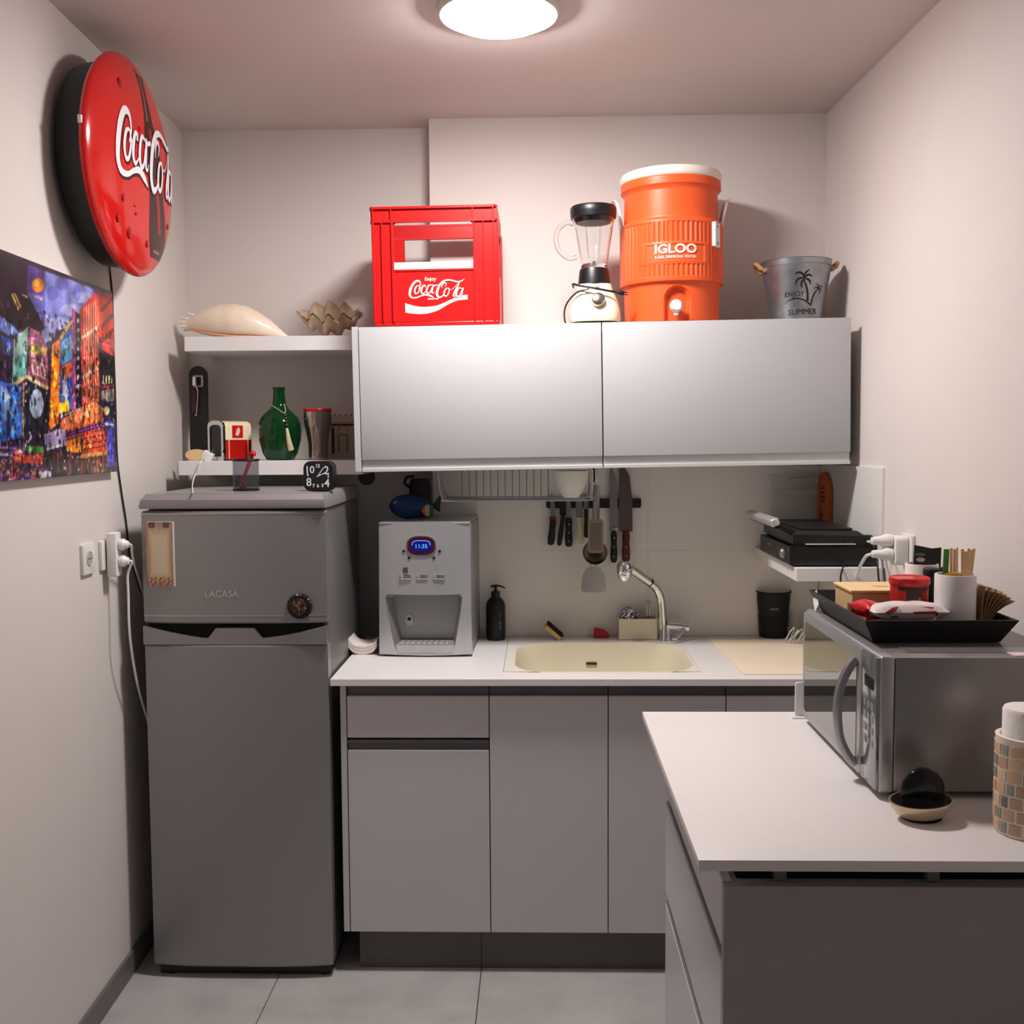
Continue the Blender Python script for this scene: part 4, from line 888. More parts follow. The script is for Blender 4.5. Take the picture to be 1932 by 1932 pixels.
# ================================================================ HANGING UTENSILS
YU = 3.60; ku = YU/F
def ux(px): return PY(px,1000,YU).x
def uz(py): return PY(1120,py,YU).z
hk = thing('utensil_hook', 'small chrome hook under the cabinets holding the utensils', 'hook', (ux(1124),YU,uz(917)))
obj('hook', tube([(0,.0,uz(884)-uz(917)),(0,0,.014),(0,-.004,.004),(0,-.012,0),(0,-.018,.006)], .0022, 8, 4), CHR, hk)
obj('side_hook', tube([(-.001,0,.016),(-.010,-.004,.010),(-.012,-.010,.004)], .002, 8, 4), CHR, hk)
gr = thing('grater', 'narrow metal grater hanging from the hook', 'grater', (ux(1123),YU-.022,uz(1042)), rot=(0,.01,0)); g0 = uz(1042)
obj('handle', tube([(0,0,uz(979)-g0),(.001,0,uz(945)-g0),(.002,0,uz(915)-g0)], .0115, 10), SSTL, gr)
gw = 13.5*ku; gh = uz(978)-g0
obj('plate', prism(rrect(-gw,gw,0,gh,.010,5), -.002, .002, 'y'), M('grater_plate', (178,160,140), .3, .9), gr)
gs = None
for i in range(16):
    z = .010+(gh-.026)*i/15
    if not gs: gs = obj('tooth_row', box(-gw+.005,gw-.005,-.0032,-.0018,-.0010,.0010), M('tooth_dark', (96,74,62), .4, .6), gr, (0,0,z))
    else: inst(gs, gr, (0,0,z))
obj('side_rail', tube([(-gw,0,.008),(-gw,0,gh-.012)], .0022, 6), SSTL, gr); obj('side_rail', tube([(gw,0,.008),(gw,0,gh-.012)], .0022, 6), SSTL, gr)
ldl = thing('ladle', 'steel ladle hanging behind the grater', 'ladle', (ux(1122),YU+.014,uz(1069))); l0 = uz(1069)
obj('bowl', tf(lathe([(0,0),(.012,.001),(.028,.007),(.038,.018),(.0425,.032),(.041,.032),(.036,.019),(.026,.009),(0,.003)], 36), (0,-.032+.028,24*ku), (PI/2-.25,0,0)), SSTL, ldl)
obj('handle', tube([(0,.010,uz(1030)-l0),(0,.012,uz(960)-l0),(0,.004,uz(920)-l0)], .0045, 8), SSTL, ldl)
tn = thing('turner', 'steel turner with a black handle end hanging lowest', 'turner', (ux(1121),YU+.040,uz(1121))); t0_ = uz(1121)
obj('head', prism([(-23*ku,.004),(-12*ku,.001),(0,0),(12*ku,.001),(23*ku,.004),(24*ku,12*ku),(21*ku,34*ku),(14*ku,46*ku),(6*ku,50*ku),(-6*ku,50*ku),(-14*ku,46*ku),(-21*ku,34*ku),(-24*ku,12*ku)], -.0015, .0015, 'y'), SSTL, tn)
for x in (-5.5*ku, 5.5*ku): obj('neck', tube([(x,0,48*ku),(x,0,62*ku),(0,.002,80*ku)], .0016, 6, 3), SSTL, tn)
obj('stem', tube([(0,.002,78*ku),(0,0,uz(925)-t0_)], .0035, 8), SSTL, tn)
obj('handle_end', tube([(.002,-.002,uz(912)-t0_),(.004,-.002,uz(885)-t0_)], .008, 10), BLK, tn, label='black handle end')
# ================================================================ WATER DISPENSER
DY = PZ(800,1240,ZC).y; kd = DY/F/4.83; dl, dr_ = PY(713,1230,DY).x, PY(892,1230,DY).x; dcx = (dl+dr_)/2
wdp = thing('water_dispenser', 'silver countertop water dispenser with a lit blue display', 'water dispenser', (dcx,DY,ZC), rotz=-.02)
DSI = M('dispenser_silver', (196,196,198), .30, .6, noise=(60,.03)); DSD = M('dispenser_side', (150,150,152), .4, .4)
dx = lambda x: (x-775)*kd; dz = lambda y: (1722-y)*kd+.006
HW = 432*kd; HT = dz(490)
def bulge(b, a=.010):
    for v in b.verts: v.co.y += a*(v.co.x/HW)**2
    return b
outer = [(-HW,.008),(-HW*.5,.006),(0,.005),(HW*.5,.006),(HW,.008),(HW*.985,HT*.5),(HW*.97,HT-.010),(HW*.955,HT-.003),(HW*.5,HT),(0,HT+.001),(-HW*.5,HT),(-HW*.955,HT-.003),(-HW*.97,HT-.010),(-HW*.985,HT*.5)]
alc = [(dx(425),dz(1155)),(dx(600),dz(1158)),(dx(775),dz(1158)),(dx(950),dz(1158)),(dx(1100),dz(1155)),(dx(1120),dz(1180)),(dx(1105),dz(1320)),(dx(1055),dz(1610)),(dx(1030),dz(1722)),(dx(775),dz(1722)),(dx(510),dz(1722)),(dx(480),dz(1610)),(dx(420),dz(1320)),(dx(405),dz(1180))]
fpb = plate_hole(outer, [(x,max(z,.010)) for x,z in alc], 0, .022, 'y')
obj('front_panel', bulge(fpb), DSI, wdp, ang=.8)
def sc_(p_, f, y): cx_, cz_ = dx(770), dz(1420); return [(cx_+(x-cx_)*f, y, cz_+(z-cz_)*(f if z < cz_ else f)) for x,z in p_]
av = loft([[(x,.002+.010*(x/HW)**2,max(z,.010)) for x,z in alc], sc_([(x,max(z,.010)) for x,z in alc],.90,.05), sc_([(x,max(z,.012)) for x,z in alc],.86,.075)], False)
fb_ = av.faces.new([v for v in av.verts[:] if abs(v.co.y-.075) < 1e-6]); bmesh.ops.recalc_face_normals(av, faces=av.faces[:])
obj('alcove', av, M('alcove_silver', (156,155,155), .38, .5), wdp)
obj('body', join(box(-HW*.985,HW*.985,.080,.40,.004,HT-.004,.012,3), box(-HW*.985,-HW*.9,.024,.081,.004,HT-.006), box(HW*.9,HW*.985,.024,.081,.004,HT-.006), box(-HW*.9,HW*.9,.024,.081,dz(1140),HT-.006)), DSD, wdp)
obj('top', box(-HW*.97,HW*.97,.004,.395,HT-.005,HT-.0005,.002,2), DSI, wdp)
tr = obj('drip_tray', bulge(loft([[(dx(505),.004,.007),(dx(1035),.004,.007),(dx(1045),.004,dz(1630)),(dx(498),.004,dz(1630))], [(dx(520),.060,.004),(dx(1020),.060,.004),(dx(1015),.060,dz(1612)),(dx(530),.060,dz(1612))]])), DSI, wdp)
for i in range(9): obj('grate_bar', box(dx(545+52*i),dx(567+52*i),.008,.056,dz(1624),dz(1608)), M('grate_light', (205,205,206), .3, .5), tr)
disp = lambda r1, r2, y0, y1: prism([(138*kd*r1*math.copysign(abs(math.cos(t))**.75,math.cos(t)), 95*kd*r2*math.copysign(abs(math.sin(t))**.75,math.sin(t))) for t in [2*PI*i/36 for i in range(36)]], y0, y1, 'y')
dl_ = thing; DC = (dx(750),0,dz(705))
obj('display_bezel', disp(1,1,-.004,.002), CHR, wdp, DC, label='oval chrome bezel')
obj('display_ring', disp(.92,.90,-.0046,-.0040), M('display_dark_red', (70,16,34), .25), wdp, DC)
dsc = obj('display', disp(.72,.62,-.0052,-.0046), M('display_blue', (14,18,96), .2, emit=.35), wdp, DC, label='lit blue display')
dg = obj('display_digits', tf(stand(text('11:35', 54*kd, off=.0), (0,-20*kd), -.0058)), M('digits_lit', (96,150,255), .3, emit=1.3), wdp, DC, label='digits 11:35')
obj('display_arc', tf(tube([(-85*kd,0,5*kd),(-75*kd,0,35*kd),(-40*kd,0,48*kd),(40*kd,0,48*kd),(75*kd,0,35*kd),(85*kd,0,5*kd)], .0008, 6, 4), (0,-.0058,0)), MATS['digits_lit'], wdp, DC)
for x, y in ((585,755),(635,817),(865,817),(918,755)): obj('led_button', tf(lathe([(0,.003),(.004,.002),(.0045,0)], 14), (dx(x),-.0005,dz(y)), (PI/2,0,0)), BLK, wdp)
for x in (600,755,912): obj('push_button', box(dx(x-54),dx(x+54),-.006,.004,dz(1014),dz(968),.003,2), CHR, wdp, label='chrome push button')
obj('child_lock_icon', box(dx(578),dx(622),-.0012,.001,dz(955),dz(905)), M('icon_grey', (74,72,72), .5), wdp)
obj('cup_icon', prism(ell(0,0,38*kd,52*kd,24), -.0012, .0, 'y'), M('icon_pale', (186,186,182), .5), wdp, (dx(600),.0735,dz(1430)))
obj('cup_mark', join(tf(box(-16*kd,16*kd,-.001,.0,-14*kd,16*kd), (0,0,0))), BLK, wdp, (dx(600),.0720,dz(1418)))
obj('base', bulge(box(-HW*.9,HW*.9,.006,.36,.0012,.0042),.02), BLK, wdp)  # black slab, also standing for the shadow curve below the front
for x, y in ((-.1,.05),(.1,.05),(-.1,.36),(.1,.36)): obj('foot', tf(lathe([(0,0),(.012,0),(.012,.005),(0,.005)], 14), (x,y,0)), BLK, wdp)
bpy.context.view_layer.update(); iv = wdp.matrix_world.inverted()
obj('power_cord', tube([(-HW*.98,.38,.18),(-HW*1.05,.33,.12),(-HW*1.12,.30,.055),(-HW*1.15,.33,.004)], .0028, 8, 5), BLK, wdp)
# fish ornament and black jug on top
ZD = ZC+HT-.0003; FYO = DY+.17; kf = FYO/F; fp_ = PY(780,972,FYO)
fh = thing('fish_ornament', 'dark blue glass fish ornament on the water dispenser', 'ornament', (fp_.x,FYO,ZD))
BLU = M('blue_glass', (26,66,120), .1, trans=.35, ior=1.4, noise=None)
R = []
for i in range(17):
    t = i/16; x = (-46+88*t)*kf; h_ = (2+27*math.sin(PI*min(1,t*1.02)**.8)**.7)*kf*.82; z_ = (24-2*t)*kf
    R.append([(x, h_*.8*math.cos(a), z_+h_*math.sin(a)) for a in [2*PI*j/18 for j in range(18)]])
obj('body', loft(R), BLU, fh, ang=1.2)
obj('tail', prism([(36*kf,26*kf),(46*kf,38*kf),(53*kf,48*kf),(52*kf,30*kf),(50*kf,12*kf),(42*kf,18*kf)], -.006,.006,'y',.002), M('fish_tail_dark', (20,40,44), .3), fh)
obj('fin', prism([(16*kf,16*kf),(24*kf,26*kf),(24*kf,6*kf)], -.030*.9,-.022,'y',.001), M('fin_orange', (196,84,44), .4), fh)
obj('fin_band', prism([(24*kf,26*kf),(32*kf,27*kf),(32*kf,5*kf),(24*kf,6*kf)], -.027,-.021,'y',.001), M('fin_pale', (168,176,120), .4), fh)
obj('fin_tip', prism([(32*kf,27*kf),(40*kf,25*kf),(39*kf,8*kf),(32*kf,5*kf)], -.027,-.020,'y',.001), M('fin_green', (32,96,74), .4), fh)
obj('eye', tf(lathe([(0,.003),(.004,.002),(.005,0)], 12), (-33*kf,-.020,30*kf), (PI/2,0,0)), M('eye_pale', (150,170,180), .3), fh)
obj('base', lathe([(0,0),(.022,0),(.018,.006),(0,.008)], 18), BLU, fh)
jg = thing('black_jug', 'black jug with a looped handle behind the fish ornament', 'jug', (PY(793,960,FYO+.11).x,FYO+.11,ZD))
obj('body', lathe([(0,0),(.036,0),(.038,.01),(.037,.11),(.030,.128),(0,.130)], 28), BLKM, jg)
obj('handle', tube([(-.034,0,.10),(-.052,0,.112),(-.046,0,.132),(-.020,0,.138)], .005, 10, 5), BLKM, jg)
vt = PY(692,900,YR-.002)
one('pipe_outlet', 'round dark capped outlet on the wall below the cabinet end', 'outlet', tf(lathe([(0,.012),(.022,.012),(.029,.006),(.030,0),(0,0)], 28), rot=(PI/2,0,0)), M('dark_cap', (84,76,74), .6), (vt.x,YR-.0005,vt.z))
# ================================================================ ON THE WORKTOP
# folded towel
tp = PZ(680,1236,ZC); TWL = M('white_towel', (226,214,206), .95, noise=(60,.05), bump=(140,.7,.004))
tw = thing('towel', 'folded white cloth lying between fridge and water dispenser', 'towel', (tp.x+.004,tp.y+.055,ZC)); kt = tp.y/F
for j, (o_, th_) in enumerate(((0,.010),(.010,.009),(.019,.008))):
    pts = [(-28*kt,.064+o_*.6),(-27*kt,.034+o_),(-18*kt,.013+o_),(-6*kt,.006+o_),(8*kt,.006+o_),(21*kt,.013+o_),(29*kt,.030+o_*.8)]
    up2 = [(x,z) for x,z in cat([(a,b,0) for a,b in pts],4) for x,z in [(x,z)]] if False else [(v.x,v.y) for v in cat([(a,b,0) for a,b in pts],4)]
    poly = [(x,z-th_/2) for x,z in up2]+[(x,z+th_/2) for x,z in up2[::-1]]
    bm = prism(poly, -.05, .06, 'y', .002, 2); obj('fold', bm, TWL, tw, ang=1)
mz = min(min(v.co.z for v in c.data.vertices) for c in tw.children)
for c in tw.children: c.location.z = -mz+.0004
# soap bottle
sp = PZ(935,1209,ZC); ks = (sp.y+.02)/F
so = thing('soap_bottle', 'black pump soap bottle beside the water dispenser', 'soap bottle', (sp.x,sp.y+.028,ZC))
obj('bottle', lathe([(0,0),(16*ks,0),(18*ks,2*ks),(18.5*ks,10*ks),(18.5*ks,64*ks),(17*ks,72*ks),(12*ks,79*ks),(8.5*ks,82*ks),(0,82*ks)], 36), BLK, so)
obj('collar', lathe([(8.5*ks,82*ks),(8.5*ks,92*ks),(4*ks,94*ks),(0,94*ks)], 24), BLK, so)
obj('pump', join(tube([(0,0,93*ks),(0,0,102*ks)], 3.2*ks, 12), tube([(-9*ks,0,101*ks),(0,0,103.5*ks),(9*ks,-.002,102.5*ks),(18*ks,-.003,99*ks)], lambda t: (2.6-1.2*t)*ks, 8, 4)), BLK, so)
for i, (w_, z_) in enumerate(((5,22),(5,27),(6,32),(4,36),(3,48))): obj('label_line', box(6*ks,(6+w_)*ks,-17.2*ks,-16.0*ks,z_*ks,(z_+1.6)*ks), M('label_grey', (120,120,122), .5), so)
# sponge and scraper by the sink
sq_ = PY(1040,1200,3.63)
sg_ = thing('dish_sponge', 'yellow and black dish sponge leaning on the backsplash', 'sponge', (sq_.x,3.655,ZC+.0008), rot=(0,.72,0))
sg_.location.z += .020
obj('foam', box(-.035,.035,-.022,.022,.000,.016,.004,2), M('yellow_foam', (214,180,112), .95, bump=(160,.8,.003)), sg_)
obj('scourer', box(-.035,.035,-.022,.022,.0162,.026,.003,2), M('black_scourer', (30,26,30), .98, bump=(160,1,.003)), sg_)
rq = PY(1135,1200,3.67)
one('red_scraper', 'small red plastic scraper lying behind the sink', 'scraper', prism([(-.026,0),(.026,0),(.027,.010),(.018,.024),(0,.031),(-.020,.036),(-.026,.030)], -.010, .010, 'y', .004, 3), M('crimson_plastic', (186,28,48), .4), (rq.x,3.685,ZC+.0003))
# caddy with steel wool
ca0 = PZ(1168,1208,ZC); ca1 = PZ(1240,1208,ZC); CDY = ca0.y; cw2 = (ca1.x-ca0.x)/2; kc = CDY/F
cdy = thing('sink_caddy', 'cream open box holding the steel wool behind the sink', 'caddy', ((ca0.x+ca1.x)/2,CDY,ZC)); chh = 41*kc; CDM = M('cream_caddy_plastic', (226,218,194), .4)
for nme, b_ in (('front_wall', box(-cw2,cw2,0,.003,.003,chh,.001,1)), ('rear_wall', box(-cw2,cw2,.067,.070,.003,chh,.001,1)), ('side_wall', box(-cw2,-cw2+.003,.003,.067,.003,chh)), ('side_wall', box(cw2-.003,cw2,.003,.067,.003,chh)), ('bottom', box(-cw2+.0032,cw2-.0032,.0032,.0668,0,.034))): obj(nme, b_, CDM, cdy)
rw_ = random.Random(11); wl_ = bmesh.new()
wool = thing('steel_wool', 'ball of shiny steel wool in the cream caddy', 'steel wool', ((ca0.x+ca1.x)/2-.028,CDY+.035,ZC+.0345)); parts_ = []
for i in range(34):
    ax = Vector((rw_.gauss(0,1),rw_.gauss(0,1),rw_.gauss(0,1))).normalized(); pr_ = ax.orthogonal().normalized(); q_ = ax.cross(pr_); r_ = rw_.uniform(.022,.034); c_ = ax*rw_.uniform(-.012,.012)
    parts_.append(tube([Vector((c_.x+ (pr_.x*math.cos(t)+q_.x*math.sin(t))*r_*1.05, (c_.y+(pr_.y*math.cos(t)+q_.y*math.sin(t))*r_)*.95, c_.z*.9+(pr_.z*math.cos(t)+q_.z*math.sin(t))*r_+.041)) for t in [2*PI*j/20 for j in range(19)]], .0016, 5))
wo = obj('strands', join(*parts_), CHR, wool); wo['kind'] = 'stuff'
obj('core', tf(lathe([(0,-.033),(.022,-.026),(.029,0),(.023,.020),(0,.027)], 16), (0,0,.036)), M('wool_core', (74,72,72), .5, .7), wool)
cl_ = thing('metal_clip', 'small metal clip standing in the cream caddy', 'clip', ((ca0.x+ca1.x)/2+.038,CDY+.036,ZC+.0345))
for x in (-.005,.005): obj('prong', box(x-.0035,x+.0035,-.003,.003,0,.092,.001,1), SSTL, cl_)
obj('spring', tf(lathe([(.005,-.008),(.006,0),(.005,.008)], 12), (0,0,.09), (0,PI/2,0)), SSTL, cl_)
# faucet
fb0 = PZ(1262,1210,ZC); FCY = fb0.y+.015; kf2 = FCY/F
fc_ = thing('faucet', 'chrome kitchen faucet with angled pull-out spray', 'faucet', (fb0.x,FCY,ZC))
def fp3(px, py, dy=0): p_ = PY(px,py,FCY+dy); return Vector((p_.x-fb0.x, dy, p_.z-ZC))
obj('base', tf(lathe([(0,0),(.022,0),(.022,.004),(.020,.010),(.019,.044),(.016,.052),(0,.052)], 28), (fp3(1256,1190).x,0,0)), CHR, fc_)
obj('spout', tube([fp3(1251,1186),fp3(1249,1150),fp3(1246,1127,-.005),fp3(1238,1110,-.018),fp3(1224,1097,-.04)], .0145, 16, 6), CHR, fc_)
obj('spout_ring', tube([fp3(1227,1099.5,-.036),fp3(1223.5,1096.5,-.041)], .0152, 16), BLK, fc_)
obj('spray_tube', tube([fp3(1225,1098,-.039),fp3(1186,1070,-.10)], .0150, 16), CHR, fc_)
obj('spray_head', tf(lathe([(0,-.036),(.012,-.035),(.020,-.026),(.027,-.006),(.028,.006),(.024,.020),(.014,.031),(0,.034)], 28), fp3(1178,1076,-.115)), CHR, fc_)
obj('lever_body', tube([fp3(1258,1178,-.002),fp3(1300,1183,-.008)], .0185, 20), CHR, fc_)
a2, b2 = fp3(1290,1187,-.026), fp3(1272,1206,-.060)
obj('lever', loft([[a2+Vector((dx_,0,z_)) for dx_,z_ in ((-.006,-.004),(.006,-.004),(.006,.004),(-.006,.004))],[b2+Vector((dx_,0,z_)) for dx_,z_ in ((-.009,-.002),(.009,-.002),(.009,.002),(-.009,.002))]]), CHR, fc_)
# cutting board, bin, cable coil, glass
q = [PZ(*p_, ZC+.004) for p_ in ((1340,1208),(1403,1271),(1520,1270),(1520,1206))]
one('cutting_board', 'thin cream cutting board lying on the right of the worktop', 'cutting board', prism([(q[0].x,q[0].y+.02),(q[1].x,q[1].y),(.94,q[1].y+.002),(.94,q[0].y+.02)], 0, .0035, 'z', .0008, 1), M('cream_board', (238,222,196), .5), (0,0,ZC+.0003))
bn = PZ(1464,1205,ZC); kb = (bn.y+.03)/F
cn = thing('plastic_tub', 'small black ribbed plastic tub at the back of the worktop', 'tub', (bn.x,bn.y+.045,ZC))
tp_ = [(25*kb,0),(26*kb,1*kb),(28*kb,40*kb),(31*kb,75*kb),(31*kb,84*kb),(33*kb,85*kb),(33*kb,88*kb)]
obj('tub', lathe([(0,0)]+tp_+[(r-.002,z) for r,z in tp_[::-1]][:-2]+[(0,.003)], 40), BLKM, cn)
for i in range(6): obj('rib_ring', lathe([(26.2*kb+i*.5*kb,(8+6*i)*kb),(27.4*kb+i*.5*kb,(9.5+6*i)*kb),(26.4*kb+i*.5*kb,(11+6*i)*kb)], 40), BLKM, cn)
obj('label_strip', tf(box(-.018,.010,-.0008,.0004,0,.006), (-.004,-29.6*kb,55*kb)), M('label_grey', (120,120,122), .5), cn)
gl = PZ(1500,1206,ZC)
one('drinking_glass', 'clear drinking glass beside the black tub', 'glass', lathe([(0,0),(.026,0),(.031,.088),(.029,.088),(.0245,.004),(0,.004)], 32), CG, (gl.x+.020,gl.y+.065,ZC+.0003))
cc = PZ(1502,1212,ZC+.012)
col_ = thing('cable_coil', 'loose coil of thin white cable on the worktop', 'cable', (cc.x+.01,cc.y,ZC))
co = []
for i in range(90):
    t = i/89; a = t*2*PI*7; co.append((-.035+.09*t+.010*math.cos(a), .02-.02*t+.024*math.sin(a), .004+.022*(1+math.cos(a+.8))+.010*math.sin(a*.3)**2))
obj('coil', tube(co, .0016, 6), WHT, col_); obj('tail', tube([(-.03,-.004,.006),(-.05,-.02,.002),(-.02,-.035,.002),(.03,-.03,.002),(.06,-.045,.002)], .0016, 6, 5), WHT, col_)
mz = min(min(v.co.z for v in c.data.vertices) for c in col_.children)
for c in col_.children: c.location.z = -mz+.005 if c.name.startswith('coil') else -mz+.005
# ================================================================ RIGHT WALL SHELF
RZ = 1.209
rs = one('floating_shelf', 'white shelf on the right wall carrying the contact grill', 'shelf', prism([(.748,3.105),(rw(3.105)-.010,3.105),(rw(3.70)-.010,3.706),(.748,3.706)], RZ-.039, RZ, 'z', .001, 1), shm)
# contact grill: front (handle, knob) faces left
gx0, gx1, gy0, gy1 = .738, .985, 3.135, 3.545
cg = thing('contact_grill', 'black contact grill with a silver handle on the right shelf', 'grill', ((gx0+gx1)/2,(gy0+gy1)/2,RZ)); hx2, hy2 = (gx1-gx0)/2, (gy1-gy0)/2
GB = M('grill_black', (20,20,21), .42)
for x in (-hx2+.03, hx2-.03):
    for y in (-hy2+.03, hy2-.03): obj('foot', tf(lathe([(0,0),(.010,0),(.010,.006),(0,.006)], 12), (x,y,0)), GB, cg)
obj('base', loft([[(-hx2,-hy2,.005),(hx2,-hy2,.005),(hx2,hy2,.005),(-hx2,hy2,.005)],[(-hx2-.004,-hy2-.002,.010),(hx2,-hy2-.002,.010),(hx2,hy2+.002,.010),(-hx2-.004,hy2+.002,.010)],[(-hx2-.004,-hy2-.002,.060),(hx2,-hy2-.002,.056),(hx2,hy2+.002,.056),(-hx2-.004,hy2+.002,.060)]]), GB, cg)
obj('lower_plate', box(-hx2+.015,hx2-.03,-hy2+.004,hy2-.004,.057,.066), BLKM, cg)
lid = obj('lid', loft([[(-hx2+.006,-hy2+.002,.068),(hx2-.03,-hy2+.002,.066),(hx2-.03,hy2-.002,.066),(-hx2+.006,hy2-.002,.068)],[(-hx2+.006,-hy2+.002,.096),(hx2-.03,-hy2+.002,.090),(hx2-.03,hy2-.002,.090),(-hx2+.006,hy2-.002,.096)],[(-hx2+.018,-hy2+.012,.106),(hx2-.05,-hy2+.012,.104),(hx2-.05,hy2-.012,.104),(-hx2+.018,hy2-.012,.106)]]), GB, cg)
obj('lid_panel', box(-hx2+.035,hx2-.06,-hy2+.03,hy2-.03,.104,.112,.003,2), GB, lid)
for y in (-hy2+.035, hy2-.035): obj('handle_arm', loft([[(-hx2+.030,y+a,.088+b) for a,b in ((-.012,-.010),(.012,-.010),(.012,.012),(-.012,.012))],[(-hx2-.035,y+a,.120+b) for a,b in ((-.010,-.007),(.010,-.007),(.010,.007),(-.010,.007))]]), GB, lid)
obj('handle_grip', tf(box(-.013,.013,-hy2+.010,hy2-.010,-.012,.012,.006,3), (-hx2-.044,0,.130), (0,-.35,0)), M('brushed_silver', (206,204,202), .3, .6), lid, label='silver handle grip')
obj('handle_back', tf(box(-.008,.008,-hy2+.014,hy2-.014,-.016,-.0125,.001,1), (-hx2-.040,0,.128), (0,-.35,0)), GB, lid)
obj('hinge_block', join(box(hx2-.034,hx2-.004,-hy2+.005,-hy2+.035,.050,.092,.006,2), box(hx2-.034,hx2-.004,hy2-.035,hy2-.005,.050,.092,.006,2)), GB, cg)
obj('knob', tf(lathe([(0,.010),(.013,.010),(.016,.004),(.016,0)], 24), (-hx2-.004,-hy2+.072,.034), (0,-PI/2,0)), M('knob_grey', (150,150,152), .35, .5), cg, label='grey control knob')
obj('name_plate', box(-hx2-.0048,-hx2-.0038,.055,.085,.038,.045), M('label_grey', (120,120,122), .5), cg)
obj('screw', tf(lathe([(0,.002),(.004,.001),(.0045,0)], 10), (.02,-hy2+.002,.082), (PI/2,0,0)), M('dark_screw', (60,60,60), .4, .6), cg)
one('paper_sheet', 'white paper sheet sticking out between the grill plates', 'paper', box(-.09,.055,-.012,.30,0,.0011), M('white_paper', (238,236,234), .8), (cg.location.x+.008,gy0+.002,RZ+.0668))
bpy.context.view_layer.update(); iv = cg.matrix_world.inverted()
for i, (a, b, c) in enumerate((((1590,1072,3.11),(1586,1090,3.06),(1588,1112,2.98)),((1655,1050,3.10),(1657,1082,3.05),(1660,1112,2.95)),((1664,1045,3.10),(1668,1080,3.05),(1672,1112,2.95)))):
    obj('cord', tube([iv@PY(a[0]+(4 if i == 0 else 0),a[1]-12,3.128), iv@PY(*a), iv@PY(*b), iv@PY(*c)], .0030, 8, 4), BLK, cg)
# wooden paddle and clear box behind the grill
pd = thing('wooden_paddle', 'orange-brown wooden paddle leaning on the right wall behind the grill', 'paddle', (rw(3.632)-.010,3.632,RZ), rotz=ROTR); ph_ = .262
WOOD = M('orange_wood', (204,108,44), .5, noise=(12,.12), stretch=(8,8,1)); w_ = .066
obj('blade', plate_hole([(-w_,0),(w_,0),(w_,ph_-.050),(w_*.6,ph_-.018),(w_*.2,ph_-.004),(-w_*.2,ph_),(-w_*.7,ph_-.012),(-w_,ph_-.04)], ell(-.020,.095,.024,.036,18), -.013, -.0005, 'y'), WOOD, pd)
for i, (z_, l_) in enumerate(((.16,.030),(.175,.044),(.190,.040),(.205,.030))): obj('burnt_mark', box(-l_/2,l_/2,-.0138,-.0131,z_,z_+.007), M('burnt_wood', (96,44,22), .6), pd)
cb2 = PY(1498,980,3.66)
cbx = thing('clear_container', 'clear plastic container leaning on the backsplash behind the grill', 'container', (cb2.x,3.668,RZ)); kw = 3.66/F; hc_ = PY(1502,893,3.66).z-RZ
ACR = M('clear_acrylic', (205,200,196), .06, alpha=.10); w_ = 42*kw
obj('front_wall', box(-w_,w_,-.030,-.028,0,hc_), ACR, cbx); obj('rear_wall', box(-w_,w_,.026,.028,0,hc_), ACR, cbx)
obj('side_wall', box(-w_,-w_+.002,-.028,.026,0,hc_), ACR, cbx); obj('side_wall', box(w_-.002,w_,-.028,.026,0,hc_), ACR, cbx)
obj('rim', tube([(-18*kw,-.031,hc_-.035),(-16*kw,-.032,hc_-.018),(0,-.032,hc_-.015),(36*kw,-.032,hc_-.014),(40*kw,-.031,hc_-.03)], .003, 8, 4), M('frosted_plastic', (190,186,180), .4), cbx)
obj('label_band', box(-22*kw,38*kw,-.0312,-.0301,hc_-.070,hc_-.056), MATS['frosted_plastic'], cbx)
# thin white cable under the cabinet
cpts = [PY(1432,882,3.56),PY(1450,891,3.56),PY(1470,889,3.56),PY(1490,881,3.56),PY(1515,884,3.56),PY(1560,885,3.56),PY(1585,881,3.56)]
one('white_cable', 'thin white cable sagging under the right wall cabinet', 'cable', tube([q-cpts[0] for q in cpts], .0014, 6, 5), WHT, cpts[0])
# right wall socket with plugs
sr = PR(1716,1038); ADP = .03
ws = thing('wall_socket', 'white double socket on the right wall above the microwave', 'socket', sr-Vector((0,0,.045)), rotz=ROTR, group='white wall sockets')
obj('plate', prism(rrect(-.042,.042,0,.090,.006,4), -.010, -.0003, 'y', .002, 2), SOCK, ws)
obj('recess', tf(lathe([(.021,.0105),(.0195,.012),(.018,.0108),(0,.0106)], 24), (0,0,.045), (PI/2,0,0)), MATS['socket_recess'], ws)
ra = thing('plug_adapter', 'white adapter block in the right wall socket', 'adapter', sr+Vector((-.0106,0,-.040)), rotz=ROTR)
obj('body', prism(rrect(-.026,.024,0,.080,.014,5), -.036, -.0003, 'y', .003, 2), WHT, ra)
bpy.context.view_layer.update()
def rplug(label, x, z, pts, r_=.0036, grp=None):
    t = thing('power_plug', label, 'plug', ra.matrix_world @ Vector((x,-.0365,z)), rotz=ROTR, group=grp); bpy.context.view_layer.update(); iv = t.matrix_world.inverted()
    obj('plug_body', tf(lathe([(0,0),(.018,.001),(.019,.018),(.013,.030),(.010,.055),(0,.056)], 20), rot=(PI/2,0,0)), WHT, t)
    obj('cord', tube([Vector((0,-.054,0)), Vector((0,-.066,-.003))]+[iv@q for q in pts], r_, 10, 6), WHT, t)
rplug('white plug with a thick white cord arching to the microwave', .0, .030, [PR(1632,1052,.10),PR(1620,1075,.085),PR(1614,1100,.08),PR(1612,1130,.07)], .0045)
rplug('white plug in the top of the right wall adapter', -.006, .066, [PR(1664,1030,.04),PR(1668,1060,.02),PR(1670,1100,.015)], .002)
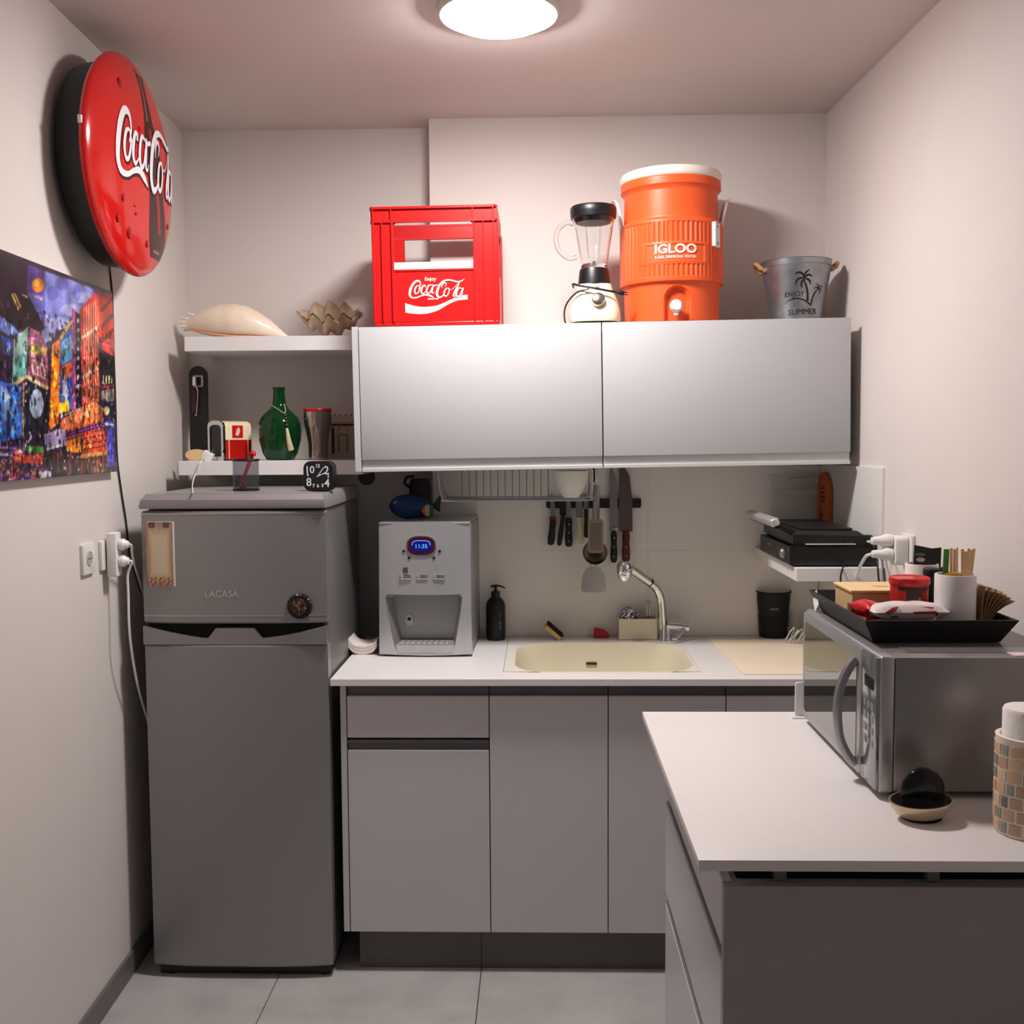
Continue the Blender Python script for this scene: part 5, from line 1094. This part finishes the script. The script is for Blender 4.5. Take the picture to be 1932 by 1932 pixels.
# ================================================================ MICROWAVE
MX, MY0, MY1, MZ0 = .637, 2.005, 2.572, ZP
MZT = PY(1655,1239,MY0).z
mw = thing('microwave', 'silver-grey microwave oven with a bowed handle on the peninsula', 'microwave', (MX,(MY0+MY1)/2,MZ0)); mh2 = MZT-MZ0; hl = (MY1-MY0)/2; MD = .375
MWB = M('microwave_grey', (146,142,141), .34, .6, noise=(70,.03)); MWF = M('microwave_front_silver', (172,171,172), .32, .55, noise=(70,.02))
obj('body', box(.034,MD,-hl+.002,hl-.002,.014,mh2-.002,.004,2), MWB, mw)
obj('front_frame', box(.006,.034,-hl,hl,.012,mh2,.006,3), MWF, mw)
dr2 = obj('door', prism(rrect(-hl+.100,hl-.002,.016,mh2-.004,.010,4), 0, .0065, 'x', .0015, 2), MWF, mw)
GLS = M('mirror_dark_glass', (150,150,146), .035, .92, noise=(3,.01))
obj('window', prism(rrect(-hl+.128,hl-.022,.034,mh2-.026,.010,4), -.0012, 0, 'x'), GLS, dr2, label='reflective glass window')
obj('control_panel', box(0,.0065,-hl+.004,-hl+.098,.016,mh2-.004,.0015,2), M('panel_glass', (150,152,154), .12, .7), mw)
obj('display', box(-.0012,0,-hl+.020,-hl+.075,mh2-.070,mh2-.048), M('display_black', (18,18,20), .15), mw)
for r_ in range(4):
    for c_ in range(3): obj('key', box(-.0008,0,-hl+.020+.022*c_,-hl+.036+.022*c_,mh2-.110-.024*r_,mh2-.096-.024*r_,.0003,1), M('key_grey', (132,134,136), .3), mw)
hy_ = -hl+.128
obj('handle', tube([(-.002,hy_,mh2-.030),(-.018,hy_,mh2-.052),(-.033,hy_,mh2-.09),(-.038,hy_,mh2*.5),(-.033,hy_,.085),(-.018,hy_,.050),(-.002,hy_,.030)], lambda t: .0095, 12, 6), M('handle_silver', (160,160,162), .3, .8), dr2, label='bowed silver handle')
obj('top_emboss', join(box(.07,MD-.03,-hl+.045,hl-.045,mh2-.0022,mh2-.0003,.0008,1)), MWB, mw)
for y in (-hl+.04, hl-.04):
    for x in (.05, MD-.05): obj('foot', tf(lathe([(0,0),(.014,0),(.012,.0145),(0,.0145)], 14), (x,y,0)), BLK, mw)
obj('paper_label', box(MD-.115,MD-.045,-hl+.012,-hl+.070,mh2-.0018,mh2-.0006), M('pink_label', (226,196,200), .7), mw)
wrk = PZ(1511,1352,ZP)
wst = thing('white_holder', 'white plastic holder showing past the far end of the microwave', 'holder', (MX+.021,2.605,ZP))
obj('back_panel', prism(rrect(-.030,.05,.0,.088,.008,3), 0, .005, 'y', .001, 1), WHT, wst)
obj('foot_plate', box(-.040,.05,-.014,.030,0,.004,.001,1), WHT, wst)
# ================================================================ TRAY AND ITS CONTENTS
TZ = MZT+.0006; tx0, tx1, ty0, ty1 = .672, .925, 2.145, 2.535
ty_ = thing('serving_tray', 'black flared serving tray on top of the microwave', 'tray', ((tx0+tx1)/2,(ty0+ty1)/2,TZ)); a_, b_ = (tx1-tx0)/2, (ty1-ty0)/2
TB = M('tray_black', (18,16,17), .5); f_ = .026; hT = .048
def rect(ax, by, z): return [(-ax,-by,z),(ax,-by,z),(ax,by,z),(-ax,by,z)]
obj('tray_shell', loft([rect(a_,b_,.005),rect(a_-.001,b_-.001,0),rect(a_,b_,0),rect(a_+f_,b_+f_,hT),rect(a_+f_-.006,b_+f_-.006,hT),rect(a_-.006,b_-.006,.006)]), TB, ty_, smooth=False)
obj('corner_patch', tf(prism([(-.020,-.018),(.016,-.022),(.022,.006),(.012,.022),(-.018,.020)], -.0006, .0006, 'y'), (-a_-f_*.62,b_*.98,hT*.55), (0,.5,PI/2)), M('white_paper', (238,236,234), .8), ty_)  # flat white patch near the rear left corner of the tray
TF = TZ+.0065
def tpt(px, py, Y): p_ = PY(px, py, Y); return p_
bb = PY(1640,1120,2.40)
bam = thing('wooden_box', 'shallow light-wood box at the back of the tray', 'box', (.755,2.425,TF)); bz = PY(1640,1114,2.36).z-TF
obj('carton', box(-.062,.075,-.060,.075,0,bz-.006,.001,1), M('pale_box_wood', (206,174,124), .6, noise=(30,.06)), bam)
obj('lid', box(-.066,.079,-.064,.079,bz-.0058,bz,.001,1), M('pale_lid_wood', (226,192,140), .55, noise=(30,.06)), bam)
obj('burnt_mark', prism(ell(.02,.0,.018,.010,16), bz, bz+.0004, 'z'), M('brand_mark', (186,146,98), .6), bam)
cp_ = PY(1715,1130,2.285)
cf = thing('coffee_tin', 'round red coffee tin with a red lid on the tray', 'tin', (cp_.x,2.285,TF)); ch2 = PY(1715,1088,2.285).z-TF; cr2 = 36*2.285/F
obj('can', lathe([(0,0),(cr2*.96,0),(cr2*.96,ch2-.012),(0,ch2-.012)], 40), M('tin_red', (176,26,20), .35), cf)
obj('lid', lathe([(cr2,ch2-.016),(cr2*1.03,ch2-.013),(cr2*1.03,ch2-.002),(cr2*.97,ch2),(cr2*.9,ch2-.002),(0,ch2-.002)], 40), M('lid_red', (198,24,28), .3), cf)
def oncan(r, th0): return lambda x, z: (r*math.sin(x/r+th0), -r*math.cos(x/r+th0), z)
DKB = M('bean_brown', (58,26,18), .5)
bn_ = surf(lambda u,v: oncan(cr2*.96+.0004,-.1)((u-.5)*.034+.002, .006+v*(ch2-.026)), 10, 4); obj('bean_band', bn_, DKB, cf)
bn_ = surf(lambda u,v: oncan(cr2*.96+.0003,0)((u-.5)*.075, ch2-.026+v*.008), 16, 3); obj('bean_strip', bn_, DKB, cf)
obj('badge', surf(lambda u,v: oncan(cr2*.96+.0005,-.85)((u-.5)*.016, .006+v*.018), 6, 3), M('tin_orange', (228,128,40), .4), cf)
rb_ = random.Random(4)
for i in range(9): obj('bean_print', tf(prism(ell(0,0,.0035,.0022,10), -.0004, .0004, 'y'), oncan(cr2*.96+.0009,-.1)(rb_.uniform(-.013,.015), rb_.uniform(.012,ch2-.030)), (0,rb_.uniform(0,3),-.1)), M('bean_pale', (140,110,100), .5), cf)
# coffee bag (pillow) and red packet
def pillow(L, Wd, Ht, n=14, m=10):
    def fn(u, v):
        x = (u-.5)*2; y = (v-.5)*2; return None
    bs = []
    for sgn in (1,-1):
        bs.append(surf(lambda u,v: ((u-.5)*L, (v-.5)*Wd, Ht/2+sgn*(Ht/2)*((1-abs(2*u-1)**3.2)*(1-abs(2*v-1)**2.4))**.6*(1+.05*math.sin(u*23+v*9))), n*2, m))
    b = join(*bs); bmesh.ops.remove_doubles(b, verts=b.verts[:], dist=.0004); bmesh.ops.recalc_face_normals(b, faces=b.faces[:]); return b
cbp = PY(1715,1150,2.19)
BGW = M('bag_white', (226,214,212), .3, noise=(12,.05)); BGR = M('bag_red', (158,26,34), .4)
under = thing('coffee_bag', 'pale bag at the bottom of the tray, under the white and red one', 'coffee bag', (PY(1712,1150,2.185).x,2.200,TF), rotz=.02)
obj('pouch', pillow(.150,.072,.036), M('bag_grey_white', (206,198,198), .35, noise=(12,.05)), under, ang=1)
bg = thing('coffee_bag', 'white and red coffee bag lying on top at the front of the tray', 'coffee bag', (PY(1714,1150,2.180).x,2.190,TF+.0335), rot=(0,0,.03))
obj('pouch', pillow(.158,.066,.036), BGW, bg, ang=1)
def bagz(x, z): 
    t_ = abs(z-.018)/.018; e_ = max(.0, 1-abs(x/.079)**3.2); return -.033*max(0,1-(t_/max(.05,e_**.6))**1.67)**.42
for pts in ([(.0,.020),(.046,.021),(.052,.016),(.050,.010),(.044,.016),(.004,.015)], [(-.058,.018),(-.040,.028),(-.026,.030),(-.036,.020),(-.050,.014)], [(.016,.030),(.046,.028),(.040,.025)], [(-.045,.010),(-.030,.012),(-.028,.007),(-.040,.006)]):
    m_ = fan(pts); bmesh.ops.subdivide_edges(m_, edges=m_.edges[:], cuts=2, use_grid_fill=True)
    for v in m_.verts: v.co = Vector((v.co.x, bagz(v.co.x, v.co.y)-.0018, v.co.y))
    obj('bag_print', m_, BGR, bg)
rp = PY(1628,1140,2.21)
one('red_packet', 'crumpled red foil packet at the left of the tray', 'packet', tf(pillow(.046,.080,.036), (0,0,0), (0,.25,.25)), M('red_foil', (206,22,24), .25, .2, bump=(60,.5,.004)), (rp.x+.012,2.225,TF+.031), group=None)
one('sugar_packet', 'flat red packet under the crumpled red foil packet', 'packet', tf(pillow(.044,.058,.030), (0,0,0), (0,0,.1)), M('red_foil_dark', (170,22,26), .3, .2), (rp.x+.036,2.268,TF))
tbx = PY(1598,1135,2.30)
tb1 = thing('tea_box', 'small brown tea carton at the back left of the tray', 'carton', (tbx.x+.028,2.330,TF), rotz=-.10)
obj('carton', box(-.014,.022,-.022,.022,0,.042,.001,1), M('tea_brown', (120,66,46), .6), tb1); obj('flap', box(-.014,.022,-.022,.022,.0422,.0440), M('tea_green', (120,128,96), .6), tb1); obj('print', box(.002,.016,-.0228,-.0220,.010,.036), M('tea_white', (214,204,190), .6), tb1)
# cups
CUPW = M('white_ceramic', (228,222,220), .35)
def mug(label, px, Y, ytop, r_px):
    r = r_px*Y/F; x = PY(px,1120,Y).x; h = PY(px,ytop,Y).z-TF
    t = thing('ceramic_cup', label, 'cup', (x,Y,TF), group='white ceramic cups on the tray')
    obj('cup', lathe([(0,0),(r*.94,0),(r,.006),(r,h-.002),(r-.001,h),(r-.004,h),(r-.005,h-.004),(r-.005,.006),(0,.006)], 40), CUPW, t)
    return x, Y, h, r
c1 = mug('white ceramic cup holding wooden stirrers, in front', 1802, 2.215, 1083, 37)
c2 = mug('white ceramic cup holding black sachets, behind the red tin', 1738, 2.44, 1063, 30)
jb = PY(1757,1120,2.325)
jar = thing('black_jar', 'tall black jar between the two ceramic cups', 'jar', (jb.x,2.325,TF)); jh = PY(1757,1072,2.325).z-TF
obj('jar', lathe([(0,0),(.020,0),(.021,.004),(.021,jh-.022),(.017,jh-.014),(0,jh-.014)], 28), BLK, jar); obj('cap', lathe([(0,jh-.0138),(.018,jh-.0138),(.018,jh-.002),(.016,jh),(0,jh)], 28), BLKM, jar)
def slab(name, label, cat_, base, top, w, th, mat, grp, tw=0, parts=None):
    d = Vector(top)-Vector(base); L = d.length; t = thing(name, label, cat_, base, group=grp, rot=(-math.atan2(d.y,d.z), math.atan2(d.x,d.z), 0))
    obj(parts or 'strip', tf(box(-w/2,w/2,-th/2,th/2,0,L,min(th,w)*.3,1), (0,0,0), (0,0,tw)), mat, t); return t
STK = M('birch_stick', (226,186,140), .6, noise=(30,.1))
cx1, cy1, ch1, cr1 = c1
sp_ = [(1816,1036),(1822,1040),(1828,1035),(1834,1037),(1838,1035),(1795,1034),(1801,1036),(1806,1033)]
for i, (px, py) in enumerate(sp_):
    top = PY(px,py,cy1+(-.010+.005*i if i < 5 else .02)); bx0 = cx1+(.012+.0035*i if i < 5 else -.004+.006*(i-5)); 
    slab('wooden_stirrer', 'thin wooden stirrer standing in the front ceramic cup', 'stirrer', (bx0, cy1+(-.012+.006*i if i < 5 else .012), TF+.0068), top, .0062, .0016, STK, 'wooden stirrers in the front cup', tw=.12*(i-3))
slab('green_sachet', 'narrow green sachet standing in the front ceramic cup', 'sachet', (cx1-.016,cy1+.022,TF+.0066), PY(1786,1036,cy1+.022), .012, .002, M('sachet_green', (74,150,58), .4), None)
one('snack_bar', 'yellow and brown wrapped snack bar lying in the front cup', 'snack', tf(pillow(.040,.022,.014), (0,0,0), (0,-.12,.2)), M('wrapper_brown', (84,36,26), .3, noise=(40,.5), c2=(206,160,40)), (cx1-.010,cy1-.006,TF+ch1-.010))
cx2, cy2, ch2_, cr2_ = c2
def sachet(label, x0, x1, top, Y, tilt, mat, grp):
    a = PY(x0,1060,Y).x; b = PY(x1,1060,Y).x; zt = PY((x0+x1)/2,top,Y).z; t = thing('coffee_sachet', label, 'sachet', ((a+b)/2,Y,TF+.0068), rot=(0,tilt,0), group=grp); h = zt-TF-.007; w = (b-a)/2
    obj('foil', prism([(-w*.7,0),(w*.7,0),(w,h*.4),(w*.97,h-.001),(w*.3,h-.004),(-w*.4,h),(-w,h+.003),(-w,h*.4)], -.004, .004, 'y', .001, 1), mat, t); return t, w, h
SB = M('sachet_black', (22,20,22), .3); t, w, h = sachet('wide black sachet standing in the rear ceramic cup', 1721, 1772, 1031, 2.44, .03, SB, None)
obj('cup_print', prism(ell(-w*.55,h-.030,.010,.005,14), -.0046, -.0040, 'y'), M('print_pale', (226,196,186), .5), t); obj('foil_print', prism(ell(-w*.6,h-.018,.012,.004,12), -.0046, -.0040, 'y'), M('print_grey', (110,104,104), .5), t)
slab('dark_sachet', 'dark green sachet lying tilted across the rear cup', 'sachet', (cx2+.004,cy2-.022,TF+ch2_-.03), PY(1790,1070,cy2-.05), .022, .006, M('sachet_dark_green', (44,54,40), .35), None)
# brown napkins fanned at the right
NB = M('brown_napkin', (150,116,82), .9, noise=(20,.15)); npx = PY(1850,1160,2.235)
for i in range(7):
    t = thing('paper_napkin', 'folded brown paper napkin in the fan at the right of the tray', 'napkin', (.9065+.0026*i,2.226+.002*i,TF+.0003), group='brown paper napkins on the tray')
    a0, a1 = .03+.062*i, .10+.155*i; p1 = Vector((math.sin(a0)*.046, math.cos(a0)*.046)); p2 = p1+Vector((math.sin(a1),math.cos(a1)))*(.052-.001*i); pm = (p1+p2)/2+Vector((-.001,.0015))
    cl = [(0,0),tuple(p1),tuple(pm),tuple(p2)]; obj('sheet', prism(cl+[(x+.0022,z) for x,z in cl[::-1]], -.03, .065, 'y'), NB, t)
# ================================================================ ON THE PENINSULA: DISH, MOSAIC CUP
hp = PZ(1756,1562,ZP)
dh = thing('sponge_dish', 'oval black dish with a cream metal band in front of the microwave', 'dish', (hp.x,hp.y+.047,ZP))
obj('base', lathe([(0,0),(.032,0),(.036,.003),(.030,.004)], 36, 1, .85), BLK, dh)
obj('band', tf(lathe([(.030,.003),(.044,.012),(.053,.026),(.056,.036),(.053,.036),(.049,.026),(.040,.014),(0,.008)], 44, 1, .80), (0,0,.0), (.06,-.06,0)), M('champagne_metal', (206,190,160), .25, .7), dh, label='cream metal band')
obj('insert', tf(lathe([(.0525,.033),(.050,.037),(.034,.036),(.02,.040),(0,.042)], 40, 1, .80), (0,0,.0), (.06,-.06,0)), M('gloss_black', (12,12,14), .12), dh, label='glossy black insert')
obj('upright', loft([[(.006+w_*math.cos(t), .012+.010*math.sin(t), z_) for t in [2*PI*i/20 for i in range(20)]] for w_, z_ in ((.040,.030),(.040,.050),(.036,.066),(.026,.080),(.010,.088))]), MATS['gloss_black'], dh)
mcx, mcy, mr, mhh = .8495, 1.842, .0545, .172
mc = thing('mosaic_cup', 'mosaic tiled pot at the right edge of the peninsula', 'pot', (mcx,mcy,ZP))
obj('pot', lathe([(0,0),(mr-.002,0),(mr,.003),(mr,mhh-.004),(mr+.001,mhh-.001),(mr-.001,mhh),(mr-.006,mhh),(mr-.007,mhh-.004),(mr-.007,.006),(0,.006)], 48), M('mosaic_grout', (234,224,208), .8), mc)
mcols = [M('mosaic_tan', (216,178,146), .4), M('mosaic_brown', (196,158,134), .4), M('mosaic_sage', (146,148,138), .3), M('mosaic_beige', (222,192,160), .4), M('mosaic_dark', (116,112,104), .3)]
NR, NT = 7, 13; rh = (mhh-.014)/NR; rm = random.Random(2); src = {}
for r_ in range(NR):
    a = 0; off = rm.uniform(0,.4); i = 0
    while a < 2*PI-.25:
        small = (i+r_) % 3 == (0 if r_ % 2 else 2); w_ = .30 if small else .46
        m_ = rm.choice([mcols[2],mcols[4],mcols[2]]) if small else rm.choice([mcols[0],mcols[1],mcols[3],mcols[0]])
        if a+w_ > 2*PI: w_ = 2*PI-a
        key = (round(w_,2), m_.name)
        if key not in src:
            g = .048
            an = [g+(w_-2*g)*q/4 for q in range(5)]
            bm = prism([((mr+.0016)*math.sin(t), -(mr+.0016)*math.cos(t)) for t in an]+[((mr-.001)*math.sin(t), -(mr-.001)*math.cos(t)) for t in an[::-1]], .0024, rh-.0024, 'z')
            src[key] = obj('mosaic_tile', bm, m_, mc, (0,0,.004+rh*r_), (0,0,a+off))
        else: inst(src[key], mc, (0,0,.004+rh*r_), (0,0,a+off))
        a += w_; i += 1
TP = M('tissue_paper', (240,234,230), .95, noise=(40,.03), bump=(60,.5,.003))
rl = thing('paper_roll', 'white paper roll standing in the mosaic pot', 'paper roll', (mcx,mcy,ZP+.0065))
obj('roll', lathe([(.010,.0),(.043,0),(.0445,.005),(.0445,.208),(.042,.213),(.030,.215),(.010,.214),(.010,.0)], 40), TP, rl); obj('core', lathe([(.0098,.002),(.0098,.213),(.0088,.213),(.0088,.002)], 20), M('card_core', (180,150,120), .8), rl)
